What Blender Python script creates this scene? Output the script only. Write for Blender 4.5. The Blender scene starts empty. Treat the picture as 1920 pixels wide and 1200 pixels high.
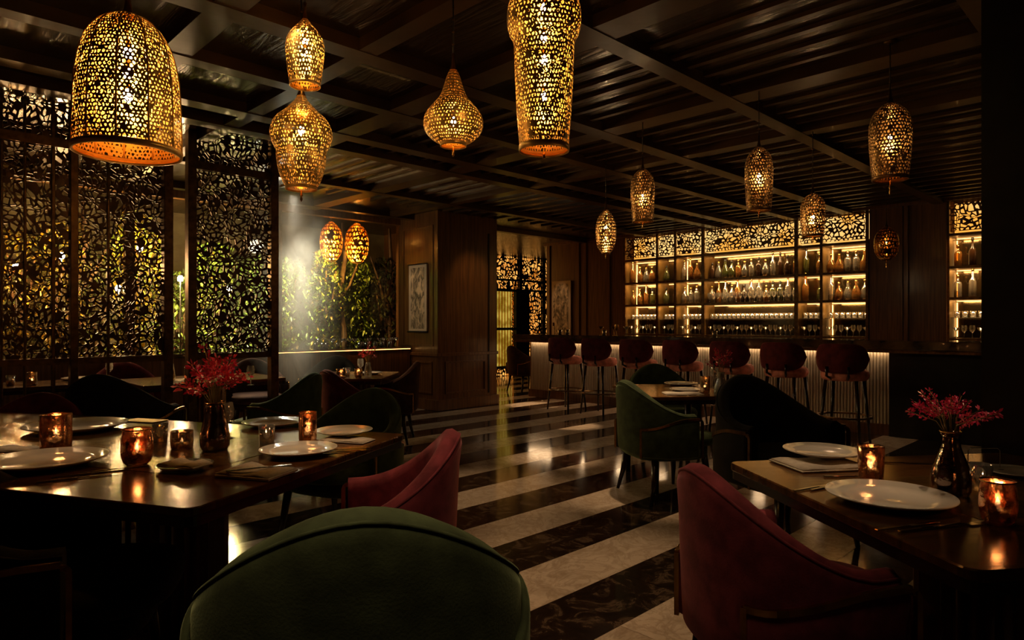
import bpy, math, random
from math import sin, cos, pi, radians as rad, sqrt
from mathutils import Vector, Matrix, noise as mnoise
random.seed(7)
C = bpy.context.scene
COL = C.collection

# ------------------------------------------------------------------ camera, world, exposure
FPX, HY, CZ = 1235.0, 605.0, 1.30
AZ = rad(45.57)
F = Vector((cos(AZ), sin(AZ))); R = Vector((sin(AZ), -cos(AZ)))
cam = bpy.data.cameras.new('camera'); camo = bpy.data.objects.new('camera', cam); COL.objects.link(camo)
cam.sensor_width = 36; cam.lens = FPX / 1920 * 36; cam.shift_y = (HY - 600) / 1920
camo.location = (0, 0, CZ); camo.rotation_euler = (pi / 2, 0, AZ - pi / 2)
C.camera = camo
w = bpy.data.worlds.new('world'); C.world = w; w.use_nodes = True
w.node_tree.nodes['Background'].inputs[0].default_value = (1, .7, .45, 1)
w.node_tree.nodes['Background'].inputs[1].default_value = .0
C.view_settings.view_transform = 'Standard'; C.view_settings.look = 'None'
C.view_settings.gamma = 1; C.view_settings.exposure = 0.0; C.view_settings.use_curve_mapping = False
C.cycles.use_denoising = True; C.cycles.sample_clamp_indirect = 4
C.cycles.max_bounces = 10; C.cycles.transparent_max_bounces = 14
C.cycles.transmission_bounces = 8; C.cycles.glossy_bounces = 5; C.cycles.diffuse_bounces = 3
C.cycles.caustics_reflective = False; C.cycles.caustics_refractive = False

def at(px, Z, z=0.0):
    v = F * Z + R * ((px - 960) / FPX * Z)
    return Vector((v.x, v.y, z))
def on_z(px, py, z):
    return at(px, (CZ - z) * FPX / (py - HY), z)
def zat(py, Z): return CZ - (py - HY) * Z / FPX
def on_X(px, X, py=None):
    r = (px - 960) / FPX; Z = X / (F.x + r * R.x); p = at(px, Z)
    if py is not None: p.z = zat(py, Z)
    return p
def on_Y(px, Y, py=None):
    r = (px - 960) / FPX; Z = Y / (F.y + r * R.y); p = at(px, Z)
    if py is not None: p.z = zat(py, Z)
    return p
def head(az):      # rotation about z so that local +Y faces azimuth az (degrees, right of the view axis)
    return AZ - rad(az) - pi / 2

WARM = (1, .66, .36)
def spot(loc, target, power, size=50, blend=.6, col=WARM, r=.03):
    l = bpy.data.lights.new('spot', 'SPOT'); l.energy = power; l.color = col
    l.spot_size = rad(size); l.spot_blend = blend; l.shadow_soft_size = r
    o = bpy.data.objects.new('spot_light', l); COL.objects.link(o); o.location = loc
    o.rotation_euler = (Vector(target) - Vector(loc)).to_track_quat('-Z', 'Y').to_euler()
    return o
def point(loc, power, col=WARM, r=.04):
    l = bpy.data.lights.new('point', 'POINT'); l.energy = power; l.color = col; l.shadow_soft_size = r
    o = bpy.data.objects.new('point_light', l); COL.objects.link(o); o.location = loc; return o
CEIL = 2.95
for px, Z, tp, tZ, tz, pw in ((650, .8, 690, 1.38, .92, 85), (1250, 1.25, 1320, 1.95, .8, 20), (840, 1.4, 850, 2.3, .8, 22), (1180, 3.6, 1200, 4.7, .75, 14)):
    a_ = at(px, Z, 2.75); spot(a_, at(tp, tZ, tz), pw, 32, 1.0, r=.25)
# ceiling downlights over tables and aisle (px, depth of what they light, height of it, power, cone)
for px, Z, tz, pw, sz, dx in [
    (560, 2.95, .75, 26, 34, .0), (110, 3.0, .75, 14, 34, .1), (1610, 2.35, .75, 20, 32, .0),
    (700, 1.45, .9, 9, 26, .0), (850, 2.5, .8, 13, 26, -.05), (1330, 2.1, .8, 7, 26, .1),
    (1000, 10.4, 0, 110, 20, 0), (1075, 8.3, 0, 80, 16, 0), (1040, 6.3, 0, 45, 22, 0), (1210, 4.9, 0, 34, 28, 0),
    (1090, 3.4, 0, 24, 44, 0), (900, 5.0, 0, 22, 40, 0), (1290, 5.4, .75, 16, 28, 0), (480, 6.6, .75, 24, 40, 0), (690, 7.0, .75, 20, 34, 0),
    (150, 7.0, .75, 14, 40, 0)]:
    p = at(px, Z, tz)
    spot((p.x + dx, p.y + .12, CEIL - .16), p, pw * (3.4 if tz == 0 else 2.4), sz, .8)

# ------------------------------------------------------------------ materials
MATS = {}
def nt(name):
    m = bpy.data.materials.new(name); m.use_nodes = True; MATS[name] = m
    return m, m.node_tree.nodes, m.node_tree.links, m.node_tree.nodes['Principled BSDF']
def setp(b, **k):
    names = dict(rough='Roughness', metal='Metallic', sheen='Sheen Weight', sheenr='Sheen Roughness', trans='Transmission Weight',
                 ior='IOR', coat='Coat Weight', coatr='Coat Roughness', spec='Specular IOR Level', es='Emission Strength', alpha='Alpha')
    for a, v in k.items(): b.inputs[names[a]].default_value = v
def tex(N, L, scale=(1, 1, 1), rnd=True, kind='Object'):
    tc = N.new('ShaderNodeTexCoord'); mp = N.new('ShaderNodeMapping'); mp.inputs['Scale'].default_value = scale
    L.new(tc.outputs[kind], mp.inputs['Vector'])
    if rnd:
        oi = N.new('ShaderNodeObjectInfo'); mu = N.new('ShaderNodeMath'); mu.operation = 'MULTIPLY'; mu.inputs[1].default_value = 37
        L.new(oi.outputs['Random'], mu.inputs[0]); cb = N.new('ShaderNodeCombineXYZ')
        for i in range(3): L.new(mu.outputs[0], cb.inputs[i])
        L.new(cb.outputs[0], mp.inputs['Location'])
    return mp.outputs[0]
def noise(N, L, vec, scale=5, detail=4, rough=.5, dist=0):
    n = N.new('ShaderNodeTexNoise'); n.inputs['Scale'].default_value = scale; n.inputs['Detail'].default_value = detail
    n.inputs['Roughness'].default_value = rough; n.inputs['Distortion'].default_value = dist
    L.new(vec, n.inputs['Vector']); return n.outputs['Fac']
def ramp(N, L, fac, stops):
    r = N.new('ShaderNodeValToRGB'); e = r.color_ramp.elements
    e[0].position, e[0].color = stops[0][0], (*stops[0][1], 1); e[1].position, e[1].color = stops[-1][0], (*stops[-1][1], 1)
    for p, c in stops[1:-1]: x = e.new(p); x.color = (*c, 1)
    L.new(fac, r.inputs[0]); return r.outputs[0]
def bump(N, L, b, h, strength=.2, dist=.01):
    bp = N.new('ShaderNodeBump'); bp.inputs['Strength'].default_value = strength; bp.inputs['Distance'].default_value = dist
    L.new(h, bp.inputs['Height']); L.new(bp.outputs[0], b.inputs['Normal'])
def plain(name, c1, c2, scale=6, stretch=(1, 1, 1), bs=0, bscale=None, detail=4, dist=0, lo=.35, hi=.65, **k):
    m, N, L, b = nt(name); v = tex(N, L, stretch); f = noise(N, L, v, scale, detail, dist=dist)
    L.new(ramp(N, L, f, [(lo, c1), (hi, c2)]), b.inputs['Base Color']); setp(b, **k)
    if bs: bump(N, L, b, f if bscale is None else noise(N, L, v, bscale, 3), bs)
    return m
def velvet(name, c, tint):
    m = plain(name, tuple(x * .65 for x in c), tuple(x * 1.25 for x in c), 14, bs=.08, bscale=180, rough=.85, sheen=.55, sheenr=.35, spec=.2)
    m.node_tree.nodes['Principled BSDF'].inputs['Sheen Tint'].default_value = (*tint, 1); return m
GREEN = velvet('green_velvet', (.045, .062, .028), (.5, .62, .34))
ROSE = velvet('rose_velvet', (.25, .045, .06), (1, .4, .45))
WINE = velvet('wine_velvet', (.11, .014, .014), (.7, .16, .12))
BROWN = velvet('brown_velvet', (.05, .018, .01), (.35, .16, .08))
BLACK = velvet('black_velvet', (.01, .008, .006), (.1, .08, .05))
PINK = velvet('pink_velvet', (.75, .27, .2), (1, .42, .3))
WOOD = plain('dark_lacquered_wood', (.1, .038, .012), (.2, .085, .026), 3, (14, 14, .7), bs=.04, rough=.3, coat=.3, coatr=.15)
LEG = plain('black_stained_wood', (.012, .006, .003), (.03, .014, .007), 6, (3, 3, .5), rough=.25)
TABLE = plain('table_lacquer', (.05, .02, .006), (.12, .05, .014), 2.2, (1.2, 7, 1), bs=.06, dist=1.5, rough=.16, coat=.15, coatr=.1)
INLAY = plain('gold_leaf_inlay', (.07, .03, .006), (.26, .13, .025), 7, (1, 3, 1), bs=.15, dist=3, rough=.22, metal=.75)
BRASS = plain('brushed_brass', (.5, .26, .07), (.72, .42, .14), 30, rough=.25, metal=1)
GOLD = plain('pierced_gold_metal', (.85, .5, .13), (.98, .64, .2), 20, rough=.38, metal=.8)
DGOLD = plain('dark_bronze', (.09, .045, .015), (.2, .1, .03), 20, rough=.35, metal=.9)
SCREEN = plain('bronze_lattice', (.05, .022, .008), (.11, .05, .016), 12, rough=.35, metal=.6)
HAZEW = plain('haze_pale_plaster', (.16, .12, .06), (.3, .24, .13), 3, rough=.8)  # pale tone puts the garden haze into the wall colour
BLK = plain('black_metal', (.008, .006, .004), (.016, .012, .009), 8, rough=.4, metal=.3)
PORC = plain('white_porcelain', (.7, .65, .58), (.78, .73, .66), 3, rough=.12, coat=.5)
LINEN = plain('ivory_linen', (.55, .47, .38), (.68, .6, .5), 60, bs=.3, bscale=300, rough=.9)
STEEL = plain('polished_steel', (.5, .42, .34), (.65, .56, .46), 10, rough=.12, metal=1)
STONE = plain('bar_top_stone', (.03, .018, .009), (.12, .07, .03), 6, bs=.02, rough=.1, coat=.5)
FLUTE = plain('ribbed_panel_plaster', (.48, .39, .28), (.6, .5, .37), 5, (3, 3, .5), rough=.5)
NICHE = plain('bronze_shelf_lining', (.12, .065, .015), (.2, .11, .03), 6, rough=.35, metal=.35)
MIRROR = plain('smoked_mirror', (.07, .045, .02), (.12, .075, .03), 5, rough=.12, metal=.8)
EARTH = plain('dark_earth', (.02, .012, .006), (.05, .03, .015), 8, rough=.9)
BARK = plain('bark', (.06, .03, .015), (.16, .085, .04), 6, (5, 5, 1), bs=.4, rough=.8)
WAX = plain('wax', (.7, .55, .35), (.8, .65, .45), 5, rough=.5)
CARD = plain('gold_card', (.55, .3, .05), (.75, .43, .1), 9, rough=.35, metal=.5)
MARBLE_W, N, L, b = nt('white_marble')
v = tex(N, L, (1, 1, 1)); f1 = noise(N, L, v, 1.6, 8, .62, 1.6); f2 = noise(N, L, v, 5, 8, .65, 2.5)
ca = ramp(N, L, f1, [(.3, (.5, .37, .26)), (.5, (.68, .54, .41)), (.72, (.42, .31, .21))])
cb_ = ramp(N, L, f2, [(.40, (1, 1, 1)), (.495, (.5, .42, .34)), (.53, (1, 1, 1))])
mx = N.new('ShaderNodeMix'); mx.data_type = 'RGBA'; mx.blend_type = 'MULTIPLY'; mx.inputs[0].default_value = .45
L.new(ca, mx.inputs[6]); L.new(cb_, mx.inputs[7]); L.new(mx.outputs[2], b.inputs['Base Color']); setp(b, rough=.13, spec=.6)
MARBLE_B, N, L, b = nt('black_marble')
v = tex(N, L, (1, 1, 1)); f1 = noise(N, L, v, 7, 10, .75, 1.0)
L.new(ramp(N, L, f1, [(.35, (.012, .007, .004)), (.52, (.022, .012, .007)), (.60, (.11, .07, .045)), (.66, (.02, .012, .008))]), b.inputs['Base Color']); setp(b, rough=.1, spec=.6)
TABLE.node_tree.nodes['Principled BSDF'].inputs['Specular Tint'].default_value = (1, .72, .4, 1); TABLE.node_tree.nodes['Principled BSDF'].inputs['Coat Tint'].default_value = (1, .75, .45, 1)
LACQ, N, L, b = nt('ceiling_lacquer')
v = tex(N, L, (1, 1, 1), False); f1 = noise(N, L, v, 1.5, 4)
L.new(ramp(N, L, f1, [(.3, (.012, .006, .002)), (.7, (.036, .018, .007))]), b.inputs['Base Color']); setp(b, rough=.24, coat=.08, spec=.35); b.inputs['Specular Tint'].default_value = (1, .7, .4, 1)
v2 = tex(N, L, (6, .7, 1), False); bump(N, L, b, noise(N, L, v2, 2.5, 3, .5, .6), .35, .03)
SLATM, N, L, b = nt('slat_lacquer')
v = tex(N, L, (1, 1, 1), False); f1 = noise(N, L, v, 2, 4)
L.new(ramp(N, L, f1, [(.3, (.022, .009, .003)), (.7, (.07, .032, .011))]), b.inputs['Base Color']); setp(b, rough=.36, coat=.05, spec=.35); b.inputs['Specular Tint'].default_value = (1, .7, .4, 1)
bump(N, L, b, noise(N, L, v, 4, 3), .2, .02)
def emit(name, col, s, col2=None, sc=3, lo=.4, hi=.6):
    m, N, L, b = nt(name)
    b.inputs['Base Color'].default_value = (*[x * .3 for x in col], 1); b.inputs['Emission Color'].default_value = (*col, 1); setp(b, es=s)
    if col2: L.new(ramp(N, L, noise(N, L, tex(N, L), sc, 4), [(lo, col), (hi, col2)]), b.inputs['Emission Color'])
    return m
BULB = emit('bulb_glow', (1, .6, .22), 270)
BULB_S = emit('small_bulb_glow', (1, .68, .36), 620)
LED = emit('led_strip', (1, .5, .14), 5)
LEDU = emit('counter_led_strip', (1, .66, .36), 16)
BACKLIT = emit('backlit_amber_panel', (1, .42, .06), 1.15, (1, .62, .2), 2)
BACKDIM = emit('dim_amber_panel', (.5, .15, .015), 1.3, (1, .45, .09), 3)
YELLOW = emit('lit_yellow_panel', (.45, .26, .02), .55, (1, .72, .12), 5)
FLAME = emit('candle_flame', (1, .66, .34), 22)
def glass(name, col, rough=.02, mixf=.5, gcol=None, body=0):
    # thin clear glass: see-through layer plus mirror reflection by Fresnel
    m, N, L, b = nt(name); N.remove(b); o = N['Material Output']
    t = N.new('ShaderNodeBsdfTransparent'); t.inputs[0].default_value = (*col, 1)
    g = N.new('ShaderNodeBsdfGlossy'); g.inputs['Roughness'].default_value = rough
    g.inputs['Color'].default_value = (*(gcol or (1, 1, 1)), 1)
    lw = N.new('ShaderNodeLayerWeight'); lw.inputs[0].default_value = mixf
    mx = N.new('ShaderNodeMixShader'); L.new(lw.outputs['Fresnel'], mx.inputs[0]); L.new(t.outputs[0], mx.inputs[1]); L.new(g.outputs[0], mx.inputs[2])
    if body:
        d = N.new('ShaderNodeBsdfTranslucent'); d2 = N.new('ShaderNodeBsdfDiffuse'); ad = N.new('ShaderNodeAddShader')
        for q in (d, d2): q.inputs['Color'].default_value = (*[x * .6 for x in col], 1)
        L.new(d.outputs[0], ad.inputs[0]); L.new(d2.outputs[0], ad.inputs[1]); m2 = N.new('ShaderNodeMixShader'); m2.inputs[0].default_value = body
        L.new(mx.outputs[0], m2.inputs[1]); L.new(ad.outputs[0], m2.inputs[2]); mx = m2
    L.new(mx.outputs[0], o.inputs['Surface']); return m
PANE = glass('window_glass', (.9, .88, .82), .01, .25)
CLEAR = glass('clear_glass', (.85, .8, .72), .04, .55, None, .12)
BOTC = glass('clear_bottle_glass', (.8, .7, .55), .06, .6, None, .16)
BOTA = glass('amber_bottle_glass', (.8, .42, .1), .06, .6, (1, .8, .5), .2)
BOTG = glass('green_bottle_glass', (.4, .4, .1), .06, .6, None, .15)
BOTD = plain('dark_bottle_glass', (.015, .008, .004), (.05, .02, .008), 5, rough=.08)
AMBER = glass('amber_lantern_glass', (.95, .66, .28), .1, .5, (1, .75, .35))
def mercury(name, col, tr=(1, .86, .7)):
    m, N, L, b = nt(name); o = N['Material Output']; v = tex(N, L, (1, 1, 1))
    f = noise(N, L, v, 34, 4, .6); b.inputs['Base Color'].default_value = (*col, 1); setp(b, metal=1, rough=.12)
    bump(N, L, b, noise(N, L, v, 60, 2), .35, .004)
    t = N.new('ShaderNodeBsdfTransparent'); t.inputs[0].default_value = (*tr, 1)
    r = N.new('ShaderNodeMapRange'); r.inputs[1].default_value = .42; r.inputs[2].default_value = .62; r.inputs[3].default_value = .05; r.inputs[4].default_value = .42
    L.new(f, r.inputs[0]); mx = N.new('ShaderNodeMixShader'); L.new(r.outputs[0], mx.inputs[0]); L.new(b.outputs[0], mx.inputs[1]); L.new(t.outputs[0], mx.inputs[2])
    L.new(mx.outputs[0], o.inputs['Surface']); return m
COPPER = mercury('copper_mercury_glass', (.92, .6, .4))
SMOKE = mercury('smoked_mercury_glass', (.35, .26, .22))
SILVER = mercury('silver_mercury_glass', (.6, .5, .36))
def leafmat(name, a, b_):
    m = plain(name, a, b_, 9, rough=.35, spec=.5); bb = m.node_tree.nodes['Principled BSDF']; return m
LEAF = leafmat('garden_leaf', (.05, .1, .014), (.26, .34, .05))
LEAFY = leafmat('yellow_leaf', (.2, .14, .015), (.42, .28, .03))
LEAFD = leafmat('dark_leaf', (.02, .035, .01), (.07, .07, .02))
PETAL = leafmat('crimson_petal', (.42, .008, .03), (.75, .05, .07))
PETALM = leafmat('magenta_petal', (.45, .005, .07), (.7, .03, .13))
STEM = leafmat('flower_stem', (.12, .1, .02), (.25, .16, .05))
def ink(name, paper):
    m, N, L, b = nt(name); v = tex(N, L, (1, 9, 5), True)
    f = noise(N, L, v, 1.3, 7, .62, 1.2)
    L.new(ramp(N, L, f, [(.40, tuple(x * .16 for x in paper)), (.5, tuple(x * .5 for x in paper)), (.6, paper)]), b.inputs['Base Color']); setp(b, rough=.7); return m
INKA = ink('ink_painting_cool', (.75, .55, .33)); INKB = ink('ink_painting_warm', (.75, .55, .33))
PAPER = plain('aged_paper', (.6, .46, .3), (.72, .56, .38), 5, rough=.7)

# ------------------------------------------------------------------ mesh builder
class MB:
    def __init__(s): s.v = []; s.f = []; s.sm = []
    def add(s, vs, fs, smooth=False):
        o = len(s.v); s.v += [tuple(p) for p in vs]; s.f += [tuple(i + o for i in f) for f in fs]; s.sm += [smooth] * len(fs); return s
    def box(s, x0, y0, z0, x1, y1, z1, bev=0):
        if bev:
            pts = []; e = bev
            for z, i in ((z0, e), (z0 + e, 0), (z1 - e, 0), (z1, e)):
                pts.append([(x0 + i, y0 + e, z), (x0 + e, y0 + i, z), (x1 - e, y0 + i, z), (x1 - i, y0 + e, z), (x1 - i, y1 - e, z), (x1 - e, y1 - i, z), (x0 + e, y1 - i, z), (x0 + i, y1 - e, z)])
            return s.loft(pts, True, True, False)
        return s.add([(x0, y0, z0), (x1, y0, z0), (x1, y1, z0), (x0, y1, z0), (x0, y0, z1), (x1, y0, z1), (x1, y1, z1), (x0, y1, z1)],
                     [(0, 3, 2, 1), (4, 5, 6, 7), (0, 1, 5, 4), (1, 2, 6, 5), (2, 3, 7, 6), (3, 0, 4, 7)])
    def loft(s, rings, closed=True, caps=True, smooth=True):
        n = len(rings[0]); vs = [p for r in rings for p in r]; fs = []
        for j in range(len(rings) - 1):
            for i in range(n if closed else n - 1):
                k = (i + 1) % n; fs.append((j * n + i, j * n + k, (j + 1) * n + k, (j + 1) * n + i))
        s.add(vs, fs, smooth)
        if caps and closed:
            o = len(s.v) - len(vs); s.f += [tuple(o + i for i in range(n))[::-1], tuple(o + (len(rings) - 1) * n + i for i in range(n))]; s.sm += [False, False]
        return s
    def lathe(s, prof, n=24, c=(0, 0, 0), caps=False, smooth=True):
        return s.loft([[(c[0] + r * cos(2 * pi * i / n), c[1] + r * sin(2 * pi * i / n), c[2] + z) for i in range(n)] for r, z in prof], True, caps, smooth)
    def tube(s, pts, r, n=8, caps=True):
        pts = [Vector(p) for p in pts]; rings = []; up = Vector((0, 0, 1))
        for i, p in enumerate(pts):
            d = (pts[min(i + 1, len(pts) - 1)] - pts[max(i - 1, 0)]).normalized()
            a = d.cross(up if abs(d.z) < .95 else Vector((1, 0, 0))).normalized(); b = d.cross(a)
            rr = r[i] if isinstance(r, (list, tuple)) else r
            rings.append([p + a * rr * cos(2 * pi * k / n) + b * rr * sin(2 * pi * k / n) for k in range(n)])
        return s.loft(rings, True, caps)
    def build(s, name, mat, parent=None, loc=None):
        me = bpy.data.meshes.new(name); me.from_pydata(s.v, [], s.f); me.polygons.foreach_set('use_smooth', s.sm)
        me.materials.append(mat); me.update()
        o = bpy.data.objects.new(name, me); COL.objects.link(o)
        if parent: o.parent = parent
        if loc is not None: o.location = loc
        return o
def thing(name, label, cat, loc=(0, 0, 0), rz=0, group=None, sc=1):
    o = bpy.data.objects.new(name, None); COL.objects.link(o); o.location = loc; o.rotation_euler = (0, 0, rz); o.scale = (sc, sc, sc)
    o.empty_display_size = .1; return tag(o, label, cat, group)
def tag(o, label, cat, group=None, kind=None):
    o['label'] = label; o['category'] = cat
    if group: o['group'] = group
    if kind: o['kind'] = kind
    return o
def struct(o): o['kind'] = 'structure'; return o
def stuff(o): o['kind'] = 'stuff'; return o
def dup(o, loc=None, rz=None, label=None, group=None, sc=None, parent=None):
    c = o.copy(); COL.objects.link(c)
    if parent: c.parent = parent
    if loc is not None: c.location = loc
    if rz is not None: c.rotation_euler = (0, 0, rz)
    if sc: c.scale = (sc, sc, sc) if not isinstance(sc, tuple) else sc
    if label: c['label'] = label
    if group: c['group'] = group
    for ch in list(o.children): dup(ch, parent=c)
    return c
def swap(o, m):
    for i, s in enumerate(o.material_slots): s.link = 'OBJECT'; s.material = m

def cellular(mb, nu, nv, mp, hole=(.5, .75), jit=.22, wrap=False, skip=0.0, rnd=random):
    """net of jittered six-sided openings; mp(u, v) -> point, u in 0..nu, v in 0..nv"""
    P = {}
    K = 2 * nu + (0 if wrap else 1)
    for j in range(nv + 1):
        o = j % 2
        for k in range(K + (0 if wrap else 1)):
            mid = (k - o) % 2 == 1; u = k / 2; v = j + (-.17 if mid else .17)
            if 0 < j < nv: v += rnd.uniform(-jit, jit)
            else: v = j
            if wrap or 0 < k < K: u += rnd.uniform(-jit, jit)
            P[(k, j)] = (u, v)
    for j in range(nv):
        o = j % 2
        for i in range(nu if (wrap or o == 0) else nu - 1):
            ks = [2 * i + o, 2 * i + o + 1, 2 * i + o + 2]
            pts = []
            for k in ks:
                kk = k % K if wrap else k; u, v = P[(kk, j)]; pts.append((u + (nu if wrap and k >= K else 0), v))
            for k in reversed(ks):
                kk = k % K if wrap else k; u, v = P[(kk, j + 1)]; pts.append((u + (nu if wrap and k >= K else 0), v))
            outer = [mp(*q) for q in pts]
            if rnd.random() < skip: mb.add(outer, [tuple(range(6))]); continue
            cu = sum(q[0] for q in pts) / 6; cv = sum(q[1] for q in pts) / 6; h = rnd.uniform(*hole)
            inn = []
            for q in pts:
                du, dv = q[0] - cu, q[1] - cv; l = sqrt(du * du + dv * dv) + 1e-6; s_ = h * (.55 + .45 * .55 / l) if l > .55 else h
                inn.append(mp(cu + du * s_, cv + dv * s_))
            mb.add(outer + inn, [(a, (a + 1) % 6, 6 + (a + 1) % 6, 6 + a) for a in range(6)])
    return mb

def warp(u, v, A, nu, nv):
    e = min(1, u / 2, (nu - u) / 2, v / 2, (nv - v) / 2); e = max(0, e)
    q = mnoise.noise_vector(Vector((u * .33 + A, v * .33, A * 3.1))); return u + q.x * 1.5 * e, v + q.y * 1.5 * e
# ------------------------------------------------------------------ setting: floor of marble slabs
fl = struct(MB().box(-3.2, -3.2, -.12, 15, 12.6, -.02).build('floor', EARTH))
SW = .3665; Y0 = 1.694
slabs = {}
def slab(wd, ln, mat):
    k = (round(wd, 3), round(ln, 3), mat.name)
    if k not in slabs:
        o = MB().box(.0012, .0012, -.02, ln - .0012, wd - .0012, 0).build('tile', mat); slabs[k] = o.data; o.parent = fl; return o
    o = bpy.data.objects.new('tile', slabs[k]); COL.objects.link(o); o.parent = fl; return o
for k in range(-13, 30):
    y = Y0 + k * SW; mat = MARBLE_W if k % 2 else MARBLE_B   # k=1 -> white 2.06..2.42
    off = random.uniform(-1.2, 0)
    for i in range(9):
        x0 = -3 + off + i * 2.0
        if x0 > 14.5: continue
        s_ = slab(SW, 2.0, mat); s_.location = (x0, y, 0)

# ceiling, beams and slats
ce = struct(MB().box(-3.2, -3.2, CEIL, 15, 12.6, CEIL + .1).build('ceiling', LACQ))
for y in (.72, 2.28, 3.42, 4.2, 5.0, 5.45, 6.9, 8.3):
    wd = .075 if y in (5.45, 3.42, 5.0) else .06
    MB().box(-3, y - wd, CEIL - .075, 10.15, y + wd, CEIL).build('beam', SLATM, ce)
for x, wd in ((.2, .06), (1.3, .08), (2.1, .06), (2.88, .1), (4.42, .1), (5.6, .06)):
    MB().box(x - wd, -3, CEIL - .07, x + wd, 8.55, CEIL).build('beam', SLATM, ce)
sl = None
x = 3.35
i = 0
while x < 10.1:
    if not 4.2 < x < 4.6:
        if sl is None:
            sl = MB().box(-.022, -3, CEIL - .024, .022, 7.6, CEIL).build('slat', SLATM, ce); sl.location.x = x
        else:
            c = sl.copy(); COL.objects.link(c); c.location.x = x
    x += (.2 if x < 6 else .25) * random.uniform(.8, 1.25)
    i += 1
# walls
struct(MB().box(-3.2, -3.2, -.12, 15, -3.0, CEIL).build('wall_front', WOOD))
struct(MB().box(-3.2, -3.0, -.12, -3.0, 12.6, CEIL).build('wall_left', WOOD))
struct(MB().box(14.8, -3.0, -.12, 15, 12.6, CEIL).build('wall_right', WOOD))
struct(MB().box(-3.0, 12.4, -.12, 14.8, 12.6, CEIL).build('wall_back', BLK))
XS = 10.2
YL = on_X(1171, XS).y; YR = on_X(1626, XS).y; YR2 = on_X(1777, XS).y
wb = struct(MB().box(XS, YL + .03, 0, XS + .5, on_X(1025, XS).y, CEIL).box(XS, YR2 + .02, 0, XS + .5, YR - .03, CEIL)
            .box(XS + .5, -3, 0, XS + .7, 9.4, CEIL).build('wall_bar', WOOD))
for px in (1030, 1085, 1098, 1142):   # pilaster strips on the wall beside the shelves
    y = on_X(px, XS).y; MB().box(XS - .03, y - .03, 0, XS, y + .03, CEIL).build('pilaster', WOOD, wb)
for px in (1690, 1700, 1772):
    y = on_X(px, XS).y; MB().box(XS - .04, y - .025, 0, XS, y + .025, CEIL).build('pilaster', WOOD, wb)
MB().box(XS - .06, .8, 2.9, XS + .02, 9.4, CEIL).build('cornice', WOOD, wb)

# pillar with wainscot between window and bar
PX0, PX1, PY0, PY1 = 5.99, 7.18, 7.67, 8.61
pl = struct(MB().box(PX0, PY0, 0, PX1, PY1 + .12, CEIL).box(7.0, PY1 + .12, 0, PX1, 12.4, CEIL).build('wall_pillar', WOOD))
MB().box(PX0 - .035, PY0 - .035, 0, PX1 + .02, PY1 - .02, .16, .006).build('plinth', WOOD, pl)
MB().box(PX0 - .03, PY0 - .03, .80, PX1 + .01, PY1 - .02, .85, .006).build('dado_rail', WOOD, pl)
def frame_x(y0, y1, z0, z1, x, w_=.025, d=.02):     # moulding frame on a face X = x looking to -X
    return MB().box(x - d, y0, z0, x, y1, z0 + w_).box(x - d, y0, z1 - w_, x, y1, z1).box(x - d, y0, z0 + w_, x, y0 + w_, z1 - w_).box(x - d, y1 - w_, z0 + w_, x, y1, z1 - w_)
def frame_y(x0, x1, z0, z1, y, w_=.025, d=.02):
    return MB().box(x0, y - d, z0, x1, y, z0 + w_).box(x0, y - d, z1 - w_, x1, y, z1).box(x0, y - d, z0 + w_, x0 + w_, y, z1 - w_).box(x1 - w_, y - d, z0 + w_, x1, y, z1 - w_)
frame_x(PY0 + .12, PY1 - .1, .24, .72, PX0).build('wainscot_frame', WOOD, pl)
frame_y(PX0 + .14, PX1 - .25, .24, .72, PY0).build('wainscot_frame', WOOD, pl)
MB().box(PX1 - .19, PY0 - .012, .2, PX1 - .165, PY0, 2.7).build('panel_strip', BLK, pl)
frame_x(PY0 + .1, PY1 - .08, .95, 2.75, PX0, .02, .012).build('panel_frame', WOOD, pl)

# near black column on the right
cc = at(1840, 3.12)
bc = struct(MB().box(cc.x, cc.y - 1.6, 0, cc.x + .7, cc.y, CEIL).build('wall_column', BLK))
frame_x(cc.y - 1.3, cc.y - .15, 1.0, 2.7, cc.x).build('panel_frame', BLK, bc)

# corridor end: amber lattice, lit yellow cabinet, dark door
YC = 11.6
ew = struct(MB().box(7.18, YC + .25, 0, 14.8, YC + .3, CEIL).build('wall_corridor', BACKDIM))
g = thing('corridor_screen', 'amber back-lit pierced screen at the far end of the passage', 'screen', (0, 0, 0))
x0, x1 = 9.9, 14.2
cellular(MB(), 60, 34, lambda u, v: (lambda w_: (x0 + w_[0] * (x1 - x0) / 60, YC, w_[1] * CEIL / 34))(warp(u, v, 5, 60, 34)), (.4, .95), .46, skip=.12).build('lattice', DGOLD, g)
for xx in (9.9, 10.55, 11.65, 12.5, 13.4): MB().box(xx - .05, YC - .04, 0, xx + .05, YC + .04, CEIL).build('post', BLK, g)
for zz in (2.32, 2.08): MB().box(9.9, YC - .03, zz, 14.2, YC - .005, zz + .05).build('rail', BLK, g)
cbn = thing('glowing_cabinet', 'tall yellow lit glass cabinet beyond the pillar at passage end', 'cabinet')
xa, xb = on_Y(936, YC - .15).x, on_Y(961, YC - .15).x
MB().box(xa - .4, YC - .12, .25, xb, YC - .08, 2.05).build('lit_back', YELLOW, cbn)
for i in range(9):
    q = xa - .3 + i * (xb - xa + .3) / 8; MB().lathe([(.016, .25), (.016, 2.05)], 8, (q, YC - .17, 0)).build('glass_rod', AMBER, cbn)
for zz in (.2, 1.12, 2.05): MB().box(xa - .45, YC - .24, zz, xb + .03, YC - .1, zz + .06).build('shelf', BLK, cbn)
dd = struct(MB().box(xb + .03, YC - .25, 0, on_Y(990, YC - .2).x, YC - .15, 2.1).build('door_1', BLK))

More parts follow.
